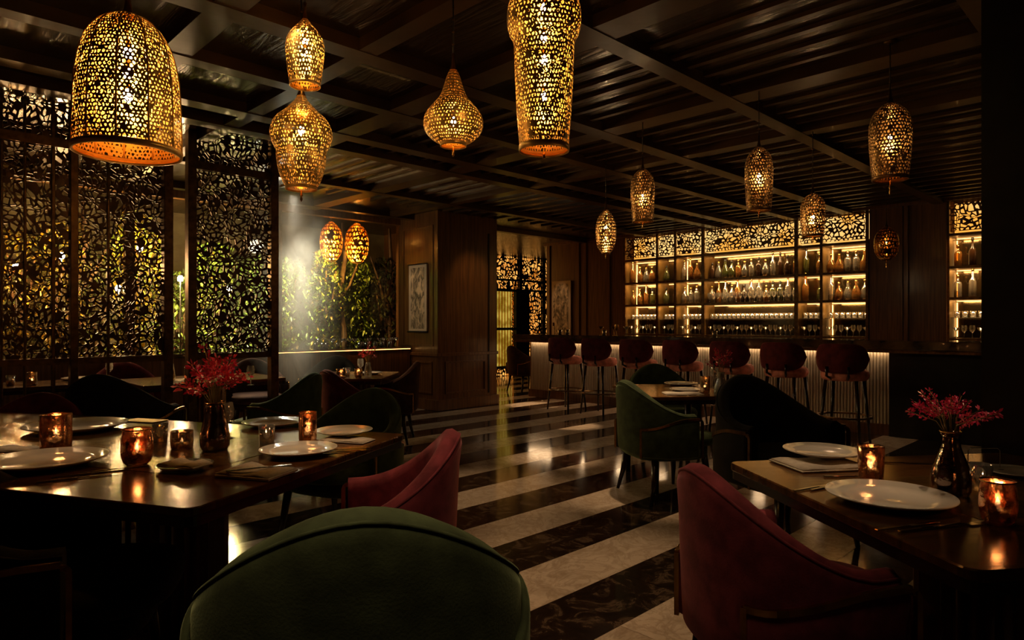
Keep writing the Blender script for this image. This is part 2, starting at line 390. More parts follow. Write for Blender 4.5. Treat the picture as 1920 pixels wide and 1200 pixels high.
# window wall: panes, sill, garden
YW = PY1
wi = struct(MB().box(-3, YW, 0, PX0, YW + .12, .9).box(-3, YW, 2.83, PX0, YW + .12, CEIL).build('wall_window', WOOD))
for i, (xx) in enumerate((-1.2, .6, 2.2, 4.0)):
    MB().box(xx - .05, YW, .9, xx + .05, YW + .1, 2.83).build('mullion', DGOLD, wi)
px_ = [-3, -1.2, .6, 2.2, 4.0, PX0]
for i in range(5):
    o = struct(MB().box(px_[i] + (.05 if i else 0), YW + .04, .93, px_[i + 1] - .05 * (i < 4), YW + .052, 2.83).build('window_%d' % (i + 1), PANE))
sill = struct(MB().box(-1.5, YW - .32, .88, PX0 - .02, YW, .93, .008).build('trim_1', STONE))
struct(MB().box(-1.5, YW - .28, 0, PX0 - .02, YW - .24, .88).build('trim_2', WOOD))
GARD = struct(MB().box(-3, YW + .15, -.1, 7.0, 12.4, .5).build('terrain', EARTH))
gw = struct(MB().box(-3, 10.6, .5, 7.0, 10.7, CEIL).build('wall_garden', HAZEW))

# ------------------------------------------------------------------ pierced bronze screens on the left
YP = 6.0
def sx(px): return on_Y(px, YP).x
def screen(label, pa, pb, posts, dark=None, cell=.036, lat=True):
    xa, xb = sx(pa), sx(pb); g = thing('lattice_screen', label, 'screen', (0, 0, 0), group='pierced bronze screens')
    for (p0, p1) in posts:
        a, b_ = sx(p0), sx(p1); d = .045 if p1 - p0 > 10 else .02
        MB().box(a, YP - d, 0, b_, YP + d, CEIL, .004).build('post', DGOLD, g)
    MB().box(xa, YP - .03, 2.63, xb, YP + .03, 2.70).build('transom', DGOLD, g)
    MB().box(xa, YP - .03, .98, xb, YP + .03, 1.03).build('bottom_rail', DGOLD, g)
    if lat:
        for nm, z0, z1 in (('lattice_panel', 1.03, 2.63), ('lattice_panel', 2.70, CEIL)):
            nu = max(3, int((xb - xa) / cell)); nv = int((z1 - z0) / cell); nv = max(nv, 4)
            o = cellular(MB(), nu, nv, lambda u, v: (lambda w_: (xa + w_[0] * (xb - xa) / nu, YP, z0 + w_[1] * (z1 - z0) / nv))(warp(u, v, pa * .1, nu, nv)), (.5, .95), .48, skip=.12).build(nm, SCREEN, g)
            m = o.modifiers.new('s', 'SOLIDIFY'); m.thickness = .012
    return g
screen('pierced screen at the far left edge with thin upright bars', -90, 137, [(0, 5), (44, 49), (96, 103), (130, 145)])
screen('wide pierced screen between the far left one and the narrow gap', 145, 313, [(200, 205), (305, 322)])
screen('pierced screen right of the narrow gap, next to the steam', 352, 513, [(350, 366), (505, 519)], cell=.038)

# garden shrubs behind the glass
def shrub(label, x, y, z0, h, rx, n, mats, leaf=.05, group='shrubs behind the glass'):
    g = thing('shrub', label, 'shrub', (x, y, z0), group=group)
    st = MB()
    for k in range(5):
        a = random.uniform(0, 6.28); t = random.uniform(.3, .8) * rx
        st.tube([(0, 0, 0), (t * .3 * cos(a), t * .3 * sin(a), h * .4), (t * cos(a), t * sin(a) * .6, h * .85)], [.03, .02, .008], 5)
    st.build('stem', BARK, g)
    for m, frac in mats:
        b = MB()
        for k in range(int(n * frac)):
            a = random.uniform(0, 6.28); q = sqrt(random.random()); zz = random.uniform(.02, 1)
            ww = rx * (1.05 - .5 * abs(zz - .5) ** 1.2) * (1 + .25 * sin(zz * 11 + x * 5))
            c = Vector((q * ww * cos(a), q * ww * sin(a) * .55, zz * h)); l = leaf * random.uniform(.6, 1.5)
            M = Matrix.Rotation(random.uniform(0, 6.28), 3, 'Z') @ Matrix.Rotation(random.uniform(-1.2, 1.2), 3, 'X')
            pts = [(0, -l, 0), (l * .42, -.1 * l, .08 * l), (0, l, -.1 * l), (-l * .42, -.1 * l, .08 * l)]
            b.add([c + M @ Vector(p) for p in pts], [(0, 1, 2), (0, 2, 3)])
        stuff(b.build('foliage', m, g))
    return g
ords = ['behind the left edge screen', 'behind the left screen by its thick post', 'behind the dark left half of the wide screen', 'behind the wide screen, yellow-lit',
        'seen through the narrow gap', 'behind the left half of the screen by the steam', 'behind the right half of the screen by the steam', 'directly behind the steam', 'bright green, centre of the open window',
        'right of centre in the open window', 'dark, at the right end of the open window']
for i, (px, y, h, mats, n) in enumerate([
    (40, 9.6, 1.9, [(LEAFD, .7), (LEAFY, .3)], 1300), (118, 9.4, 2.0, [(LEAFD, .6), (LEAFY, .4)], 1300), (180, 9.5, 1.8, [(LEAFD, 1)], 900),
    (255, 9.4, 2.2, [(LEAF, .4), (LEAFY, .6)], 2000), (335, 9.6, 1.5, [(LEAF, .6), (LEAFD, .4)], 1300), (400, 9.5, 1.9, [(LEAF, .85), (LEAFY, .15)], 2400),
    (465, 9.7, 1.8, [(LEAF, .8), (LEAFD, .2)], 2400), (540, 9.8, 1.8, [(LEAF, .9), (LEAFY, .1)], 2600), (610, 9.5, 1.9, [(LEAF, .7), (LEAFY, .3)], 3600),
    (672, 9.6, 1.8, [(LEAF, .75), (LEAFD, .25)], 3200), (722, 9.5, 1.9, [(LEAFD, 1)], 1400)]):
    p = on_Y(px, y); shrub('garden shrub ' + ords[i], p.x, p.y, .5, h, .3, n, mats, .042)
for px, lab in ((150, 'thin bare tree trunk behind the wide screen'), (640, 'gnarled tree trunk in the middle of the open window'), (728, 'upright tree trunk near the right end of the open window')):
    p = on_Y(px, 9.45); g = thing('tree', lab, 'tree', (p.x, p.y, .5))
    MB().tube([(0, 0, 0), (.05, 0, .6), (-.03, .02, 1.2), (.06, 0, 1.8), (.02, 0, 2.4)], [.06, .05, .045, .035, .02], 8).build('trunk', BARK, g)
    for s_ in (1, -1): MB().tube([(0, 0, 1.0 + .2 * s_), (.15 * s_, 0, 1.4), (.35 * s_, 0, 1.9)], [.03, .02, .01], 6).build('branch', BARK, g)
# garden lamps
def uplight(px, y, z, pw, col, label):
    p = on_Y(px, y); p.z = z
    g = thing('garden_lamp', label, 'lamp', p, group='small lamps in the planting')
    MB().lathe([(.001, -.02), (.03, -.015), (.035, .02), (.02, .05), (.001, .055)], 12).build('globe', BULB_S if pw else LED, g)
    MB().tube([(0, 0, -.02), (0, 0, -(z - .5))], .008, 6).build('stake', BLK, g)
    point((p.x, p.y - .12, p.z + .02), pw * 1.6, col, .08)
uplight(262, 8.95, 2.2, 26, (1, .72, .2), 'bright yellow garden lamp behind the wide screen')
uplight(222, 9.0, 1.7, 9, (1, .7, .3), 'lower garden lamp behind the wide screen')
uplight(338, 9.0, 1.85, 16, (1, .62, .4), 'garden lamp seen in the narrow gap between screens')
uplight(115, 9.0, 2.05, 14, (1, .55, .25), 'garden lamp behind the thick post of the left screen')
uplight(30, 9.0, 1.9, 12, (1, .42, .12), 'garden lamp behind the far left screen edge')
uplight(430, 9.0, 1.75, 8, (.95, .8, .3), 'garden lamp behind the screen next to the steam')
for px, pw, col in ((545, 220, (.95, .95, .6)), (620, 320, (.95, .9, .42)), (680, 110, (.95, .8, .4)), (420, 100, (.85, .95, .4)), (350, 70, (1, .75, .45)), (260, 130, (1, .7, .12)), (110, 110, (1, .5, .12)), (30, 150, (1, .42, .08))):
    p = on_Y(px, 8.95); spot((p.x, p.y, 2.7), (p.x + .1, 9.7, 1.3), pw * 2.6, 80, .8, col, .05)

# steam column lit from above and by an added side spot
p = on_Y(560, 7.5)
m = bpy.data.materials.new('steam'); m.use_nodes = True; N = m.node_tree.nodes; L = m.node_tree.links; N.remove(N['Principled BSDF'])
vs_ = N.new('ShaderNodeVolumeScatter'); vs_.inputs['Color'].default_value = (1, .97, .88, 1); vs_.inputs['Anisotropy'].default_value = .1
v = tex(N, L, (2.2, 2.2, 1.4), False); f1 = noise(N, L, v, 1.6, 5, .62, 1.0)
tc = N.new('ShaderNodeTexCoord'); sp = N.new('ShaderNodeSeparateXYZ'); L.new(tc.outputs['Object'], sp.inputs[0])
def mth(op, a, b_=None, c=None):
    n = N.new('ShaderNodeMath'); n.operation = op
    for i, q in enumerate((a, b_, c)):
        if q is None: continue
        if isinstance(q, (int, float)): n.inputs[i].default_value = q
        else: L.new(q, n.inputs[i])
    return n.outputs[0]
r2 = mth('ADD', mth('POWER', sp.outputs[0], 2), mth('POWER', sp.outputs[1], 2))
core = mth('POWER', 2.718, mth('MULTIPLY', r2, -55)); wide = mth('POWER', 2.718, mth('MULTIPLY', r2, -5))
dens = mth('MULTIPLY', mth('ADD', mth('MULTIPLY', core, 2.2), mth('MULTIPLY', wide, .2)), mth('MAXIMUM', mth('MULTIPLY', mth('SUBTRACT', f1, .3), 3.2), 0.05))
L.new(mth('MULTIPLY', dens, 2.0), vs_.inputs['Density']); L.new(vs_.outputs[0], N['Material Output'].inputs['Volume'])
o = MB().lathe([(.001, .45), (.3, .45), (.6, .9), (.8, 1.5), (.95, 2.84), (.001, 2.84)], 24).build('steam', m, None, (p.x, p.y, 0))
tag(o, 'pale column of steam rising in front of the garden window', 'steam', kind='stuff')
STEAM_XY = (p.x, p.y)
spot((p.x + .75, 8.3, 2.78), (p.x, p.y, 1.75), 520, 44, .9, (1, .9, .64), .08)  # unseen spot added at the side to brighten the steam
spot((p.x - .05, p.y + .05, 2.93), (p.x, p.y, .5), 34, 30, .9, (1, .92, .7), .05)
point((p.x + .1, 8.35, 2.35), 14, (1, .93, .72), .1)

# ------------------------------------------------------------------ bar counter
XB = 8.05
b0, b1 = 1.1, 8.2
g = thing('bar_counter', 'long bar counter with lit ribbed front below the bottle shelves', 'counter', (0, 0, 0))
MB().box(XB, b0, 1.0, XB + .75, b1, 1.10, .008).build('countertop', STONE, g)
YE = 2.36
MB().box(XB + .36, YE, .12, XB + .7, b1 - .08, 1.0).build('body', WOOD, g)
MB().box(XB + .30, b0 + .1, 0, XB + .72, YE, 1.0).build('end_cabinet', BLK, g)
MB().box(XB + .32, YE, 0, XB + .7, b1 - .08, .13).build('plinth', WOOD, g)
MB().box(XB + .05, b0, .965, XB + .09, b1, 1.0).build('edge_trim', DGOLD, g)
y = YE; first = None; k = 0
while y < b1 - .12:
    if first is None:
        first = MB().lathe([(.0165, .13), (.0165, .972)], 8).build('rib', FLUTE, g); first.location = (XB + .355, y + .018, 0)
    else:
        c = first.copy(); COL.objects.link(c); c.location = (XB + .355, y + .018, 0)
    y += .036; k += 1
MB().box(XB + .30, YE, .975, XB + .325, b1 - .1, .998).build('led_strip', LEDU, g)
ye = on_X(955, XB).y

# back-bar shelving
def bay_y(px): return on_X(px, XS).y
DEP = .38
LV = [1.06, 1.60, 2.01, 2.44]
def bottle_mesh(kind):
    prof = {
        'round': [(.001, 0), (.04, 0), (.046, .02), (.046, .13), (.03, .165), (.014, .185), (.012, .235)],
        'square': [(.001, 0), (.034, 0), (.038, .01), (.038, .15), (.03, .17), (.012, .18), (.012, .225)],
        'tall': [(.001, 0), (.032, 0), (.036, .01), (.036, .17), (.024, .205), (.012, .225), (.012, .30)],
        'decanter': [(.001, 0), (.05, 0), (.058, .03), (.05, .10), (.026, .16), (.014, .19), (.018, .22)],
        'flask': [(.001, 0), (.042, 0), (.05, .05), (.05, .09), (.03, .15), (.013, .17), (.013, .21)]}[kind]
    return prof
BPROTO = {}
def bottle(kind, mat, loc, label, group, s_=1.0, lab=True):
    key = (kind, mat.name)
    if key not in BPROTO:
        pr = bottle_mesh(kind); o = MB().lathe(pr, 14).build('bottle', mat)
        ht = pr[-1][1]
        c = MB().lathe([(.001, ht - .012), (.014, ht - .012), (.015, ht + .028), (.001, ht + .03)], 10).build('cap', BRASS if mat in (BOTC, BOTA) else BLK, o)
        rr = max(q[0] for q in pr)
        lz = pr[2][1]
        if mat is not BOTD: MB().lathe([(.001, .012), (rr * .86, .012), (rr * .86, lz + .06), (.001, lz + .06)], 10).build('liquor', LIQ[mat.name], o)
        BPROTO[key] = o
        o.location = loc; o.scale = (s_,) * 3
    else:
        o = dup(BPROTO[key], loc, random.uniform(0, 6), sc=s_)
    return tag(o, label, 'bottle', group)
LIQ = {'clear_bottle_glass': glass('pale_spirit', (.8, .68, .45), .1, .4), 'amber_bottle_glass': plain('amber_spirit', (.25, .09, .01), (.4, .17, .02), 5, rough=.15),
       'green_bottle_glass': plain('herbal_spirit', (.06, .07, .01), (.12, .12, .02), 5, rough=.15)}
GPROTO = {}
GL = {'tumbler': [(.001, .004), (.028, .004), (.034, .085), (.036, .085), (.031, 0), (.001, 0)],
      'wine': [(.001, 0), (.03, .002), (.004, .01), (.004, .07), (.03, .10), (.034, .135), (.028, .17)],
      'coupe': [(.001, 0), (.03, .002), (.004, .01), (.004, .09), (.03, .115), (.045, .14)],
      'hanging': [(.028, 0), (.034, .035), (.03, .07), (.004, .10), (.004, .165), (.03, .17), (.001, .172)]}
def glassware(kind, loc, label, group, mat=None):
    mat = mat or CLEAR; key = (kind, mat.name)
    if key not in GPROTO: o = MB().lathe(GL[kind], 12).build('drinking_glass' if kind == 'tumbler' else 'stemmed_glass', mat); GPROTO[key] = o; o.location = loc
    else: o = GPROTO[key].copy(); COL.objects.link(o); o.location = loc
    return tag(o, label, 'glass', group)
ORD = ['first', 'second', 'third', 'fourth', 'fifth', 'sixth', 'seventh', 'eighth', 'ninth', 'tenth', 'eleventh', 'twelfth', 'thirteenth', 'fourteenth', 'fifteenth', 'sixteenth', 'seventeenth', 'eighteenth', 'nineteenth', 'twentieth']
def shelving(label, pxs, names, lattice_cell=.055):
    ya, yb = bay_y(pxs[0]), bay_y(pxs[-1])       # ya > yb
    g = thing('back_bar_shelving', label, 'shelving', (0, 0, 0))
    MB().box(XS + DEP, yb, 1.0, XS + DEP + .02, ya, 2.5).build('back_panel', MIRROR, g)
    MB().box(XS, yb, .0, XS + DEP, ya, 1.04).build('base_cabinet', WOOD, g)
    for px in pxs:
        y = bay_y(px); wd = .028 if px in (1493, 1318) else .02
        MB().box(XS - .01, y - wd, 1.04, XS + .02, y + wd, 2.93).build('upright', DGOLD, g)
        if px != pxs[0]: MB().box(XS + .02, y - .01, 1.04, XS + DEP, y + .01, 2.5).build('divider', NICHE, g)
        else: MB().box(XS + .02, y - .02, 1.04, XS + DEP, y, 2.5).build('divider', NICHE, g)
    for z in LV: MB().box(XS - .005, yb, z, XS + DEP, ya, z + .035).build('shelf', DGOLD, g)
    MB().box(XS + DEP - .1, yb + .02, 2.49, XS + DEP - .08, ya - .02, 2.90).build('light_panel', BACKLIT, g)
    MB().box(XS - .01, yb, 2.89, XS + .02, ya, 2.94).build('top_rail', DGOLD, g)
    for i in range(len(pxs) - 1):
        y1, y0 = bay_y(pxs[i]) - .02, bay_y(pxs[i + 1]) + .02
        W_ = y1 - y0; nu = max(3, int(W_ / lattice_cell)); nv = 8
        o = cellular(MB(), nu, nv, lambda u, v: (lambda w_: (XS + .012, y0 + w_[0] * W_ / nu, 2.50 + w_[1] * .39 / nv))(warp(u, v, i * 7, nu, nv)), (.5, .92), .46, skip=.06).build('lattice_panel', DGOLD, g)
        nm = names[i]
        for li, z in enumerate(LV[:3]):
            zt = LV[li + 1]
            MB().box(XS + DEP - .035, y0 + .01, zt - .014, XS + DEP - .02, y1 - .01, zt - .005).build('led_strip', LED, g)
            al = bpy.data.lights.new('bottle_fill_light', 'AREA'); al.shape = 'RECTANGLE'; al.size = .02; al.size_y = W_ * .9; al.energy = 7 * W_; al.color = (1, .62, .26)  # unseen area light added under the shelf front to brighten the bottles
            ao = bpy.data.objects.new('bottle_fill_light', al); COL.objects.link(ao); ao.location = (XS + .045, (y0 + y1) / 2, zt - .01); ao.rotation_euler = (0, rad(-22), 0)
            if i in (0, 2) and len(pxs) > 3 or i == len(pxs) - 2:
                MB().box(XS + DEP - .03, y1 - .018, z + .05, XS + DEP - .012, y1 - .008, zt - .03).build('led_strip', LED, g)
            row = ('bottom', 'middle', 'upper')[li]
            gr = 'bottles on the %s shelf of the %s' % (row, nm)
            sh = z + .035
            if li > 0:
                step = .118; n = max(2, int(W_ / step))
                for k in range(n):
                    yy = y1 - .06 - (W_ - .12) * (k / max(1, n - 1))
                    kind = random.choice(list(['round', 'square', 'tall', 'decanter', 'flask'])); mat = random.choice([BOTC, BOTC, BOTC, BOTA, BOTA, BOTA, BOTG, BOTD])
                    bottle(kind, mat, (XS + .17 + random.uniform(-.02, .02), yy, sh), '%s %s bottle, %s from left, %s shelf, %s' % (
                        {BOTC: 'clear', BOTA: 'amber', BOTG: 'olive', BOTD: 'dark'}[mat], {'round': 'round', 'square': 'slim', 'tall': 'long-necked', 'decanter': 'squat', 'flask': 'bulging'}[kind], ORD[min(k, 19)], row, nm), gr, random.uniform(1.12, 1.32))
                if li == 1 and W_ > .8:
                    n = int(W_ / .08)
                    for k in range(n): glassware('wine', (XS + .09, y1 - .05 - (W_ - .1) * k / (n - 1), sh), 'clear stemmed glass, %s from left, in front of the bottles, %s' % (ORD[min(k, 19)], nm), 'stemmed glasses on the middle shelf of the ' + nm)
            else:
                n = max(2, int(W_ / .078))
                MB().box(XS + .06, y0, 1.36, XS + DEP - .04, y1, 1.368).build('glass_shelf', CLEAR, g)
                for k in range(n):
                    yy = y1 - .045 - (W_ - .09) * k / (n - 1)
                    glassware('tumbler', (XS + .2, yy, 1.369), 'clear tumbler, %s from left, glass shelf, %s' % (ORD[min(k, 19)], nm), 'tumblers on the glass shelf of the ' + nm)
                    glassware('wine' if k % 3 else 'coupe', (XS + .14, yy, sh), 'clear stemmed glass, %s from left, bottom shelf, %s' % (ORD[min(k, 19)], nm), 'stemmed glasses on the bottom shelf of the ' + nm)
    return g
shelving('amber lit bottle shelving behind the bar with pierced panels above', [1171, 1232, 1266, 1318, 1493, 1540, 1626],
         ['leftmost shelving bay', 'narrow second shelving bay', 'third shelving bay', 'widest shelving bay', 'narrow bay right of the widest', 'rightmost main shelving bay'])
shelving('separate narrow lit bottle shelving between the dark panel and black column', [1777, 1862], ['separate bay by the black column'])
for px, k, col in ((1127, 'coupe', BRASS), (1133, 'tumbler', CLEAR), (1151, 'coupe', BRASS), (1156, 'wine', BRASS), (1174, 'coupe', CLEAR), (1050, 'tumbler', CLEAR), (1064, 'tumbler', CLEAR), (1340, 'tumbler', CLEAR)):
    p = on_X(px, XB + .25); glassware(k, (p.x, p.y, 1.10), '%s glass on the bar counter, %s' % ('brass stemmed' if col is BRASS else 'clear', {
        1127: 'left of the pair near the left end', 1133: 'just right of the leftmost brass one', 1151: 'left of the second pair', 1156: 'tallest, right of the second pair', 1174: 'in front of the leftmost shelving bay',
        1050: 'below the pale scroll painting, left', 1064: 'below the pale scroll painting, right', 1340: 'in front of the widest bay'}[px]), 'glasses standing on the bar', col)

# paintings
def painting(name, label, cx, cy, z0, z1, wd, axis, mat, rod=False):
    g = thing(name, label, 'painting', (cx, cy, z0)); h = z1 - z0
    g.rotation_euler = (0, 0, 0)
    MB().box(-.02, -wd / 2, 0, 0, wd / 2, h).build('mount', PAPER, g)
    MB().box(-.0225, -wd * .38, h * .045, -.02, wd * .38, h * .95).build('picture', mat, g)
    if rod: MB().tube([(-.02, -wd * .56, 0), (-.02, wd * .56, 0)], .014, 8).build('roller', BLK, g); MB().tube([(-.02, -wd * .54, h), (-.02, wd * .54, h)], .01, 8).build('rod', BLK, g)
    return g, h
pa, pb = on_X(770, PX0 - .0), on_X(803, PX0)
Zp = 10.0
gp, h = painting('hanging_scroll', 'tall narrow ink scroll hanging on the wooden pillar', PX0 - .014, (pa.y + pb.y) / 2, 1.3 - 17 * Zp / FPX, 1.3 + 109 * Zp / FPX, abs(pa.y - pb.y), 'x', INKA, True)
pa, pb = on_X(1038, XS), on_X(1073, XS); Zp = XS / (F.x + (1055 - 960) / FPX * R.x)
gp, h = painting('scroll_painting', 'pale ink painting on the wall left of the bottle shelves', XS - .034, (pa.y + pb.y) / 2, 1.3 - 30 * Zp / FPX, 1.3 + 78 * Zp / FPX, abs(pa.y - pb.y), 'x', INKB)
wd = abs(pa.y - pb.y)
for k, zz in enumerate((.66, .56, .47, .39)):
    b = MB()
    for q in range(5):
        yy = wd * .43 - random.uniform(0, .035); z = h * zz + random.uniform(-.03, .03); l = random.uniform(.01, .03)
        if q % 2: b.box(-.026, yy - l, z, -.0226, yy, z + .006)
        else: b.box(-.026, yy - .006, z - l / 2, -.0226, yy, z + l / 2)
    b.build('brush_mark', BLK, gp)
MB().box(-.025, wd * .36, h * .22, -.0226, wd * .45, h * .28).build('seal_mark', BROWN, gp)
spot((XS - .9, (pa.y + pb.y) / 2, 2.85), (XS, (pa.y + pb.y) / 2, 1.6), 13, 30, .8)
spot((PX0 - .8, 8.2, 2.85), (PX0, 8.2, 1.5), 16, 40, .8)
spot((6.5, PY0 - .8, 2.85), (6.7, PY0, 1.6), 14, 60, .8, (1, .55, .22))

# ------------------------------------------------------------------ chairs
def sm(t): t = max(0, min(1, t)); return t * t * (3 - 2 * t)
def chair(label, vel, loc, rz, sc=1, group=None):
    g = thing('dining_chair', label, 'chair', loc, rz, group, sc)
    rx, ry, fwd = .335, .33, .10
    pts = []
    NA, NS = 18, 5
    for i in range(-NA - NS, NA + NS + 1):
        a = abs(i); s_ = 1 if i >= 0 else -1
        if a <= NA:
            ph = a / NA * pi / 2; e = .88; cx_ = abs(sin(ph)) ** e; cy_ = abs(cos(ph)) ** e
            x_, y_ = s_ * rx * cx_, -ry * cy_
        else: x_, y_ = s_ * (rx - .012 * (a - NA) / NS), fwd * (a - NA) / NS
        pts.append((x_, y_))
    n = len(pts); nor = []; L_ = [0]
    for i in range(n):
        a, b_ = pts[max(0, i - 1)], pts[min(n - 1, i + 1)]; dx, dy = b_[0] - a[0], b_[1] - a[1]; l = sqrt(dx * dx + dy * dy); nor.append((dy / l, -dx / l))
        if i: L_.append(L_[-1] + sqrt((pts[i][0] - pts[i - 1][0]) ** 2 + (pts[i][1] - pts[i - 1][1]) ** 2))
    T = [abs(2 * q / L_[-1] - 1) for q in L_]
    zr = lambda t: .638 + .234 * (.5 + .5 * cos(pi * min(1, t / .94) ** .93))
    rings = []
    for i in range(n):
        t = T[i]; z = zr(t); fl_ = (.022 - .03 * t) * (z - .34) / .5
        prof = [(-.03, .33), (-.005, .36), (0, .45), (fl_ * .6, z - .12), (fl_, z - .045), (fl_ - .004, z - .022), (fl_ - .014, z - .005), (fl_ - .032, z + .006), (fl_ - .052, z + .004), (fl_ - .068, z - .012), (fl_ - .075, z - .04), (-.06, z - .14), (-.07, .44), (-.07, .36)]
        rings.append([(pts[i][0] + nor[i][0] * o, pts[i][1] + nor[i][1] * o, zz) for o, zz in prof])
    MB().loft(rings, True, True).build('backrest', vel, g)
    MB().tube([(pts[i][0] + nor[i][0] * ((.022 - .03 * T[i]) * (zr(T[i]) - .34) / .5 - .008), pts[i][1] + nor[i][1] * ((.022 - .03 * T[i]) * (zr(T[i]) - .34) / .5 - .008), zr(T[i]) - .012) for i in range(n)], .0045, 6).build('piping', vel, g)
    for s_ in (-1, 1):
        idx = [i for i in range(n) if T[i] >= .33 and (pts[i][0] * s_ > 0)]
        if s_ < 0: idx = idx[::-1]
        zt = lambda t: .54 + .075 * sm((t - .36) / .5)
        rr = []; band = []
        for i in idx:
            z = zt(T[i]); o = .012
            q = [(o - .02, .335), (o + .006, .345), (o + .008, z - .01), (o + .002, z), (o - .02, z)]
            rr.append([(pts[i][0] + nor[i][0] * a, pts[i][1] + nor[i][1] * a, b_) for a, b_ in q]); band.append(i)
        zf = zt(1.0)
        MB().loft(rr, True, True).build('side_panel', vel, g)
        def bp(i, z, o=.021): return (pts[i][0] + nor[i][0] * o, pts[i][1] + nor[i][1] * o, z)
        i0 = idx[0]
        path = [[bp(i, zt(T[i]) - .011, .012), bp(i, zt(T[i]) - .011, .025), bp(i, zt(T[i]) + .007, .025), bp(i, zt(T[i]) + .007, .012)] for i in idx]
        tb = MB().loft(path, True, True, False)
        ie = idx[-1]; fd = Vector((0, 1, 0)); arc = []
        for q_ in range(7):
            an = pi / 2 * q_ / 6; arc.append((.03 * sin(an), zf - .002 - .03 * (1 - cos(an))))
        arc += [(.03, .45), (.03, .335)]
        fr = []
        for (ay, az_) in arc:
            c0 = Vector(bp(ie, az_, .012)) + fd * ay; c1 = Vector(bp(ie, az_, .025)) + fd * ay; dn = Vector((0, -.016 if ay > .02 else 0, -.016 if ay <= .02 else 0)); fr.append([c0 + dn, c1 + dn, c1, c0])
        tb.loft(fr, True, True, False)
        d = Vector((-nor[i0][1], nor[i0][0], 0)) * (.009)
        vv = [[Vector(bp(i0, z, .010)) - d, Vector(bp(i0, z, .025)) - d, Vector(bp(i0, z, .025)) + d, Vector(bp(i0, z, .010)) + d] for z in (.335, zt(T[i0]))]
        tb.loft(vv, True, True, False); tb.build('brass_trim', BRASS, g)
    # seat base and cushion
    def slabr(rx_, ry_, y0, zs):
        rs = []
        for z, k in zs:
            rg = []
            for i in range(28):
                a = 2 * pi * i / 28; c_, s2 = cos(a), sin(a); e = .62
                rg.append((rx_ * k * math.copysign(abs(c_) ** e, c_), y0 + ry_ * k * math.copysign(abs(s2) ** e, s2), z))
            rs.append(rg)
        return rs
    MB().loft(slabr(.29, .285, .0, [(.31, .94), (.325, 1), (.40, 1)]), True, True).build('seat_base', vel, g)
    MB().loft(slabr(.275, .31, .045, [(.40, .97), (.42, 1.02), (.45, 1.03), (.475, .98), (.488, .86), (.492, .6), (.494, .2)]), True, True).build('seat', vel, g)
    for x_, y_ in ((-.24, -.2), (.24, -.2), (-.24, .22), (.24, .22)):
        l = MB().tube([(x_ * .95, y_ * .95, .33), (x_ * 1.04, y_ * 1.05, .15), (x_ * 1.14, y_ * (1.22 if y_ < 0 else 1.1), 0.001)], [.026, .02, .0125], 8).build('leg', LEG, g)
    return g
CH = {}
def place(label, vel, px, Z, az, sc=1):
    p = at(px, Z); k = 'c'
    if k not in CH: CH[k] = chair(label, vel, p, head(az), sc); return CH[k]
    c = dup(CH[k], p, head(az), label, sc=sc)
    for ch in c.children:
        if ch.name.split('.')[0] in ('backrest', 'piping', 'side_panel', 'seat_base', 'seat'): swap(ch, vel)
        if 'black high' in label and ch.name.startswith('brass'): swap(ch, DGOLD)
    return c
place('green velvet barrel chair nearest the camera, seen from behind', GREEN, 684, 1.56, -12, 1.09)
place('rose pink velvet chair with curved back, right side of the left table', ROSE, 680, 2.42, -95, 1.03)
place('burgundy rose velvet chair with gold band pushed to the right table', ROSE, 1492, 2.02, 80, 1.0)
place('dark green chair with gold trim alone on the striped floor, mid room', GREEN, 1243, 4.98, 74, 1.0)
place('green chair tucked behind the small middle table near the bar stools', GREEN, 1243, 6.5, 176, 1.0)
place('black high-backed chair at the far side of the right table', BLACK, 1468, 3.95, 158, 1.1)
place('red velvet chair back at the far left behind the left table', WINE, 38, 3.95, 165, .97)
place('green rounded chair back behind the far edge of the left table', GREEN, 643, 4.0, 206, 1.0)
place('green chair with gold trim facing left between left and far tables', GREEN, 524, 5.65, -82, 1.0)
place('dark wine chair behind the green one, facing the far table', WINE, 672, 6.15, 50, 1.0)
place('brownish rose chair at the right end of the far table by the pillar', BROWN, 728, 7.25, -92, 1.0)
place('dark chair on the window side of the far table', BLACK, 617, 8.25, 182, 1.0)
place('brown chair beyond the foot of the steam, behind the long table', BROWN, 480, 7.6, 150, 1.0)
place('red-brown chair behind the long tables at left, under the screens', WINE, 235, 6.93, 145, 1.0)
place('dark brown chair with two gold trims, back turned, left middle', BLACK, 237, 4.86, 0, 1.08)
place('black chair with metal trim in the lower left corner', BLACK, 112, 2.16, 72, 1.0)
place('small dark chair at the far end of the passage', BROWN, 985, 12.4, 60, 1.0)

for q in list(CH['c'].children):      # the nearest chair shows no brass edging
    if q.name.startswith('brass'): bpy.data.objects.remove(q)

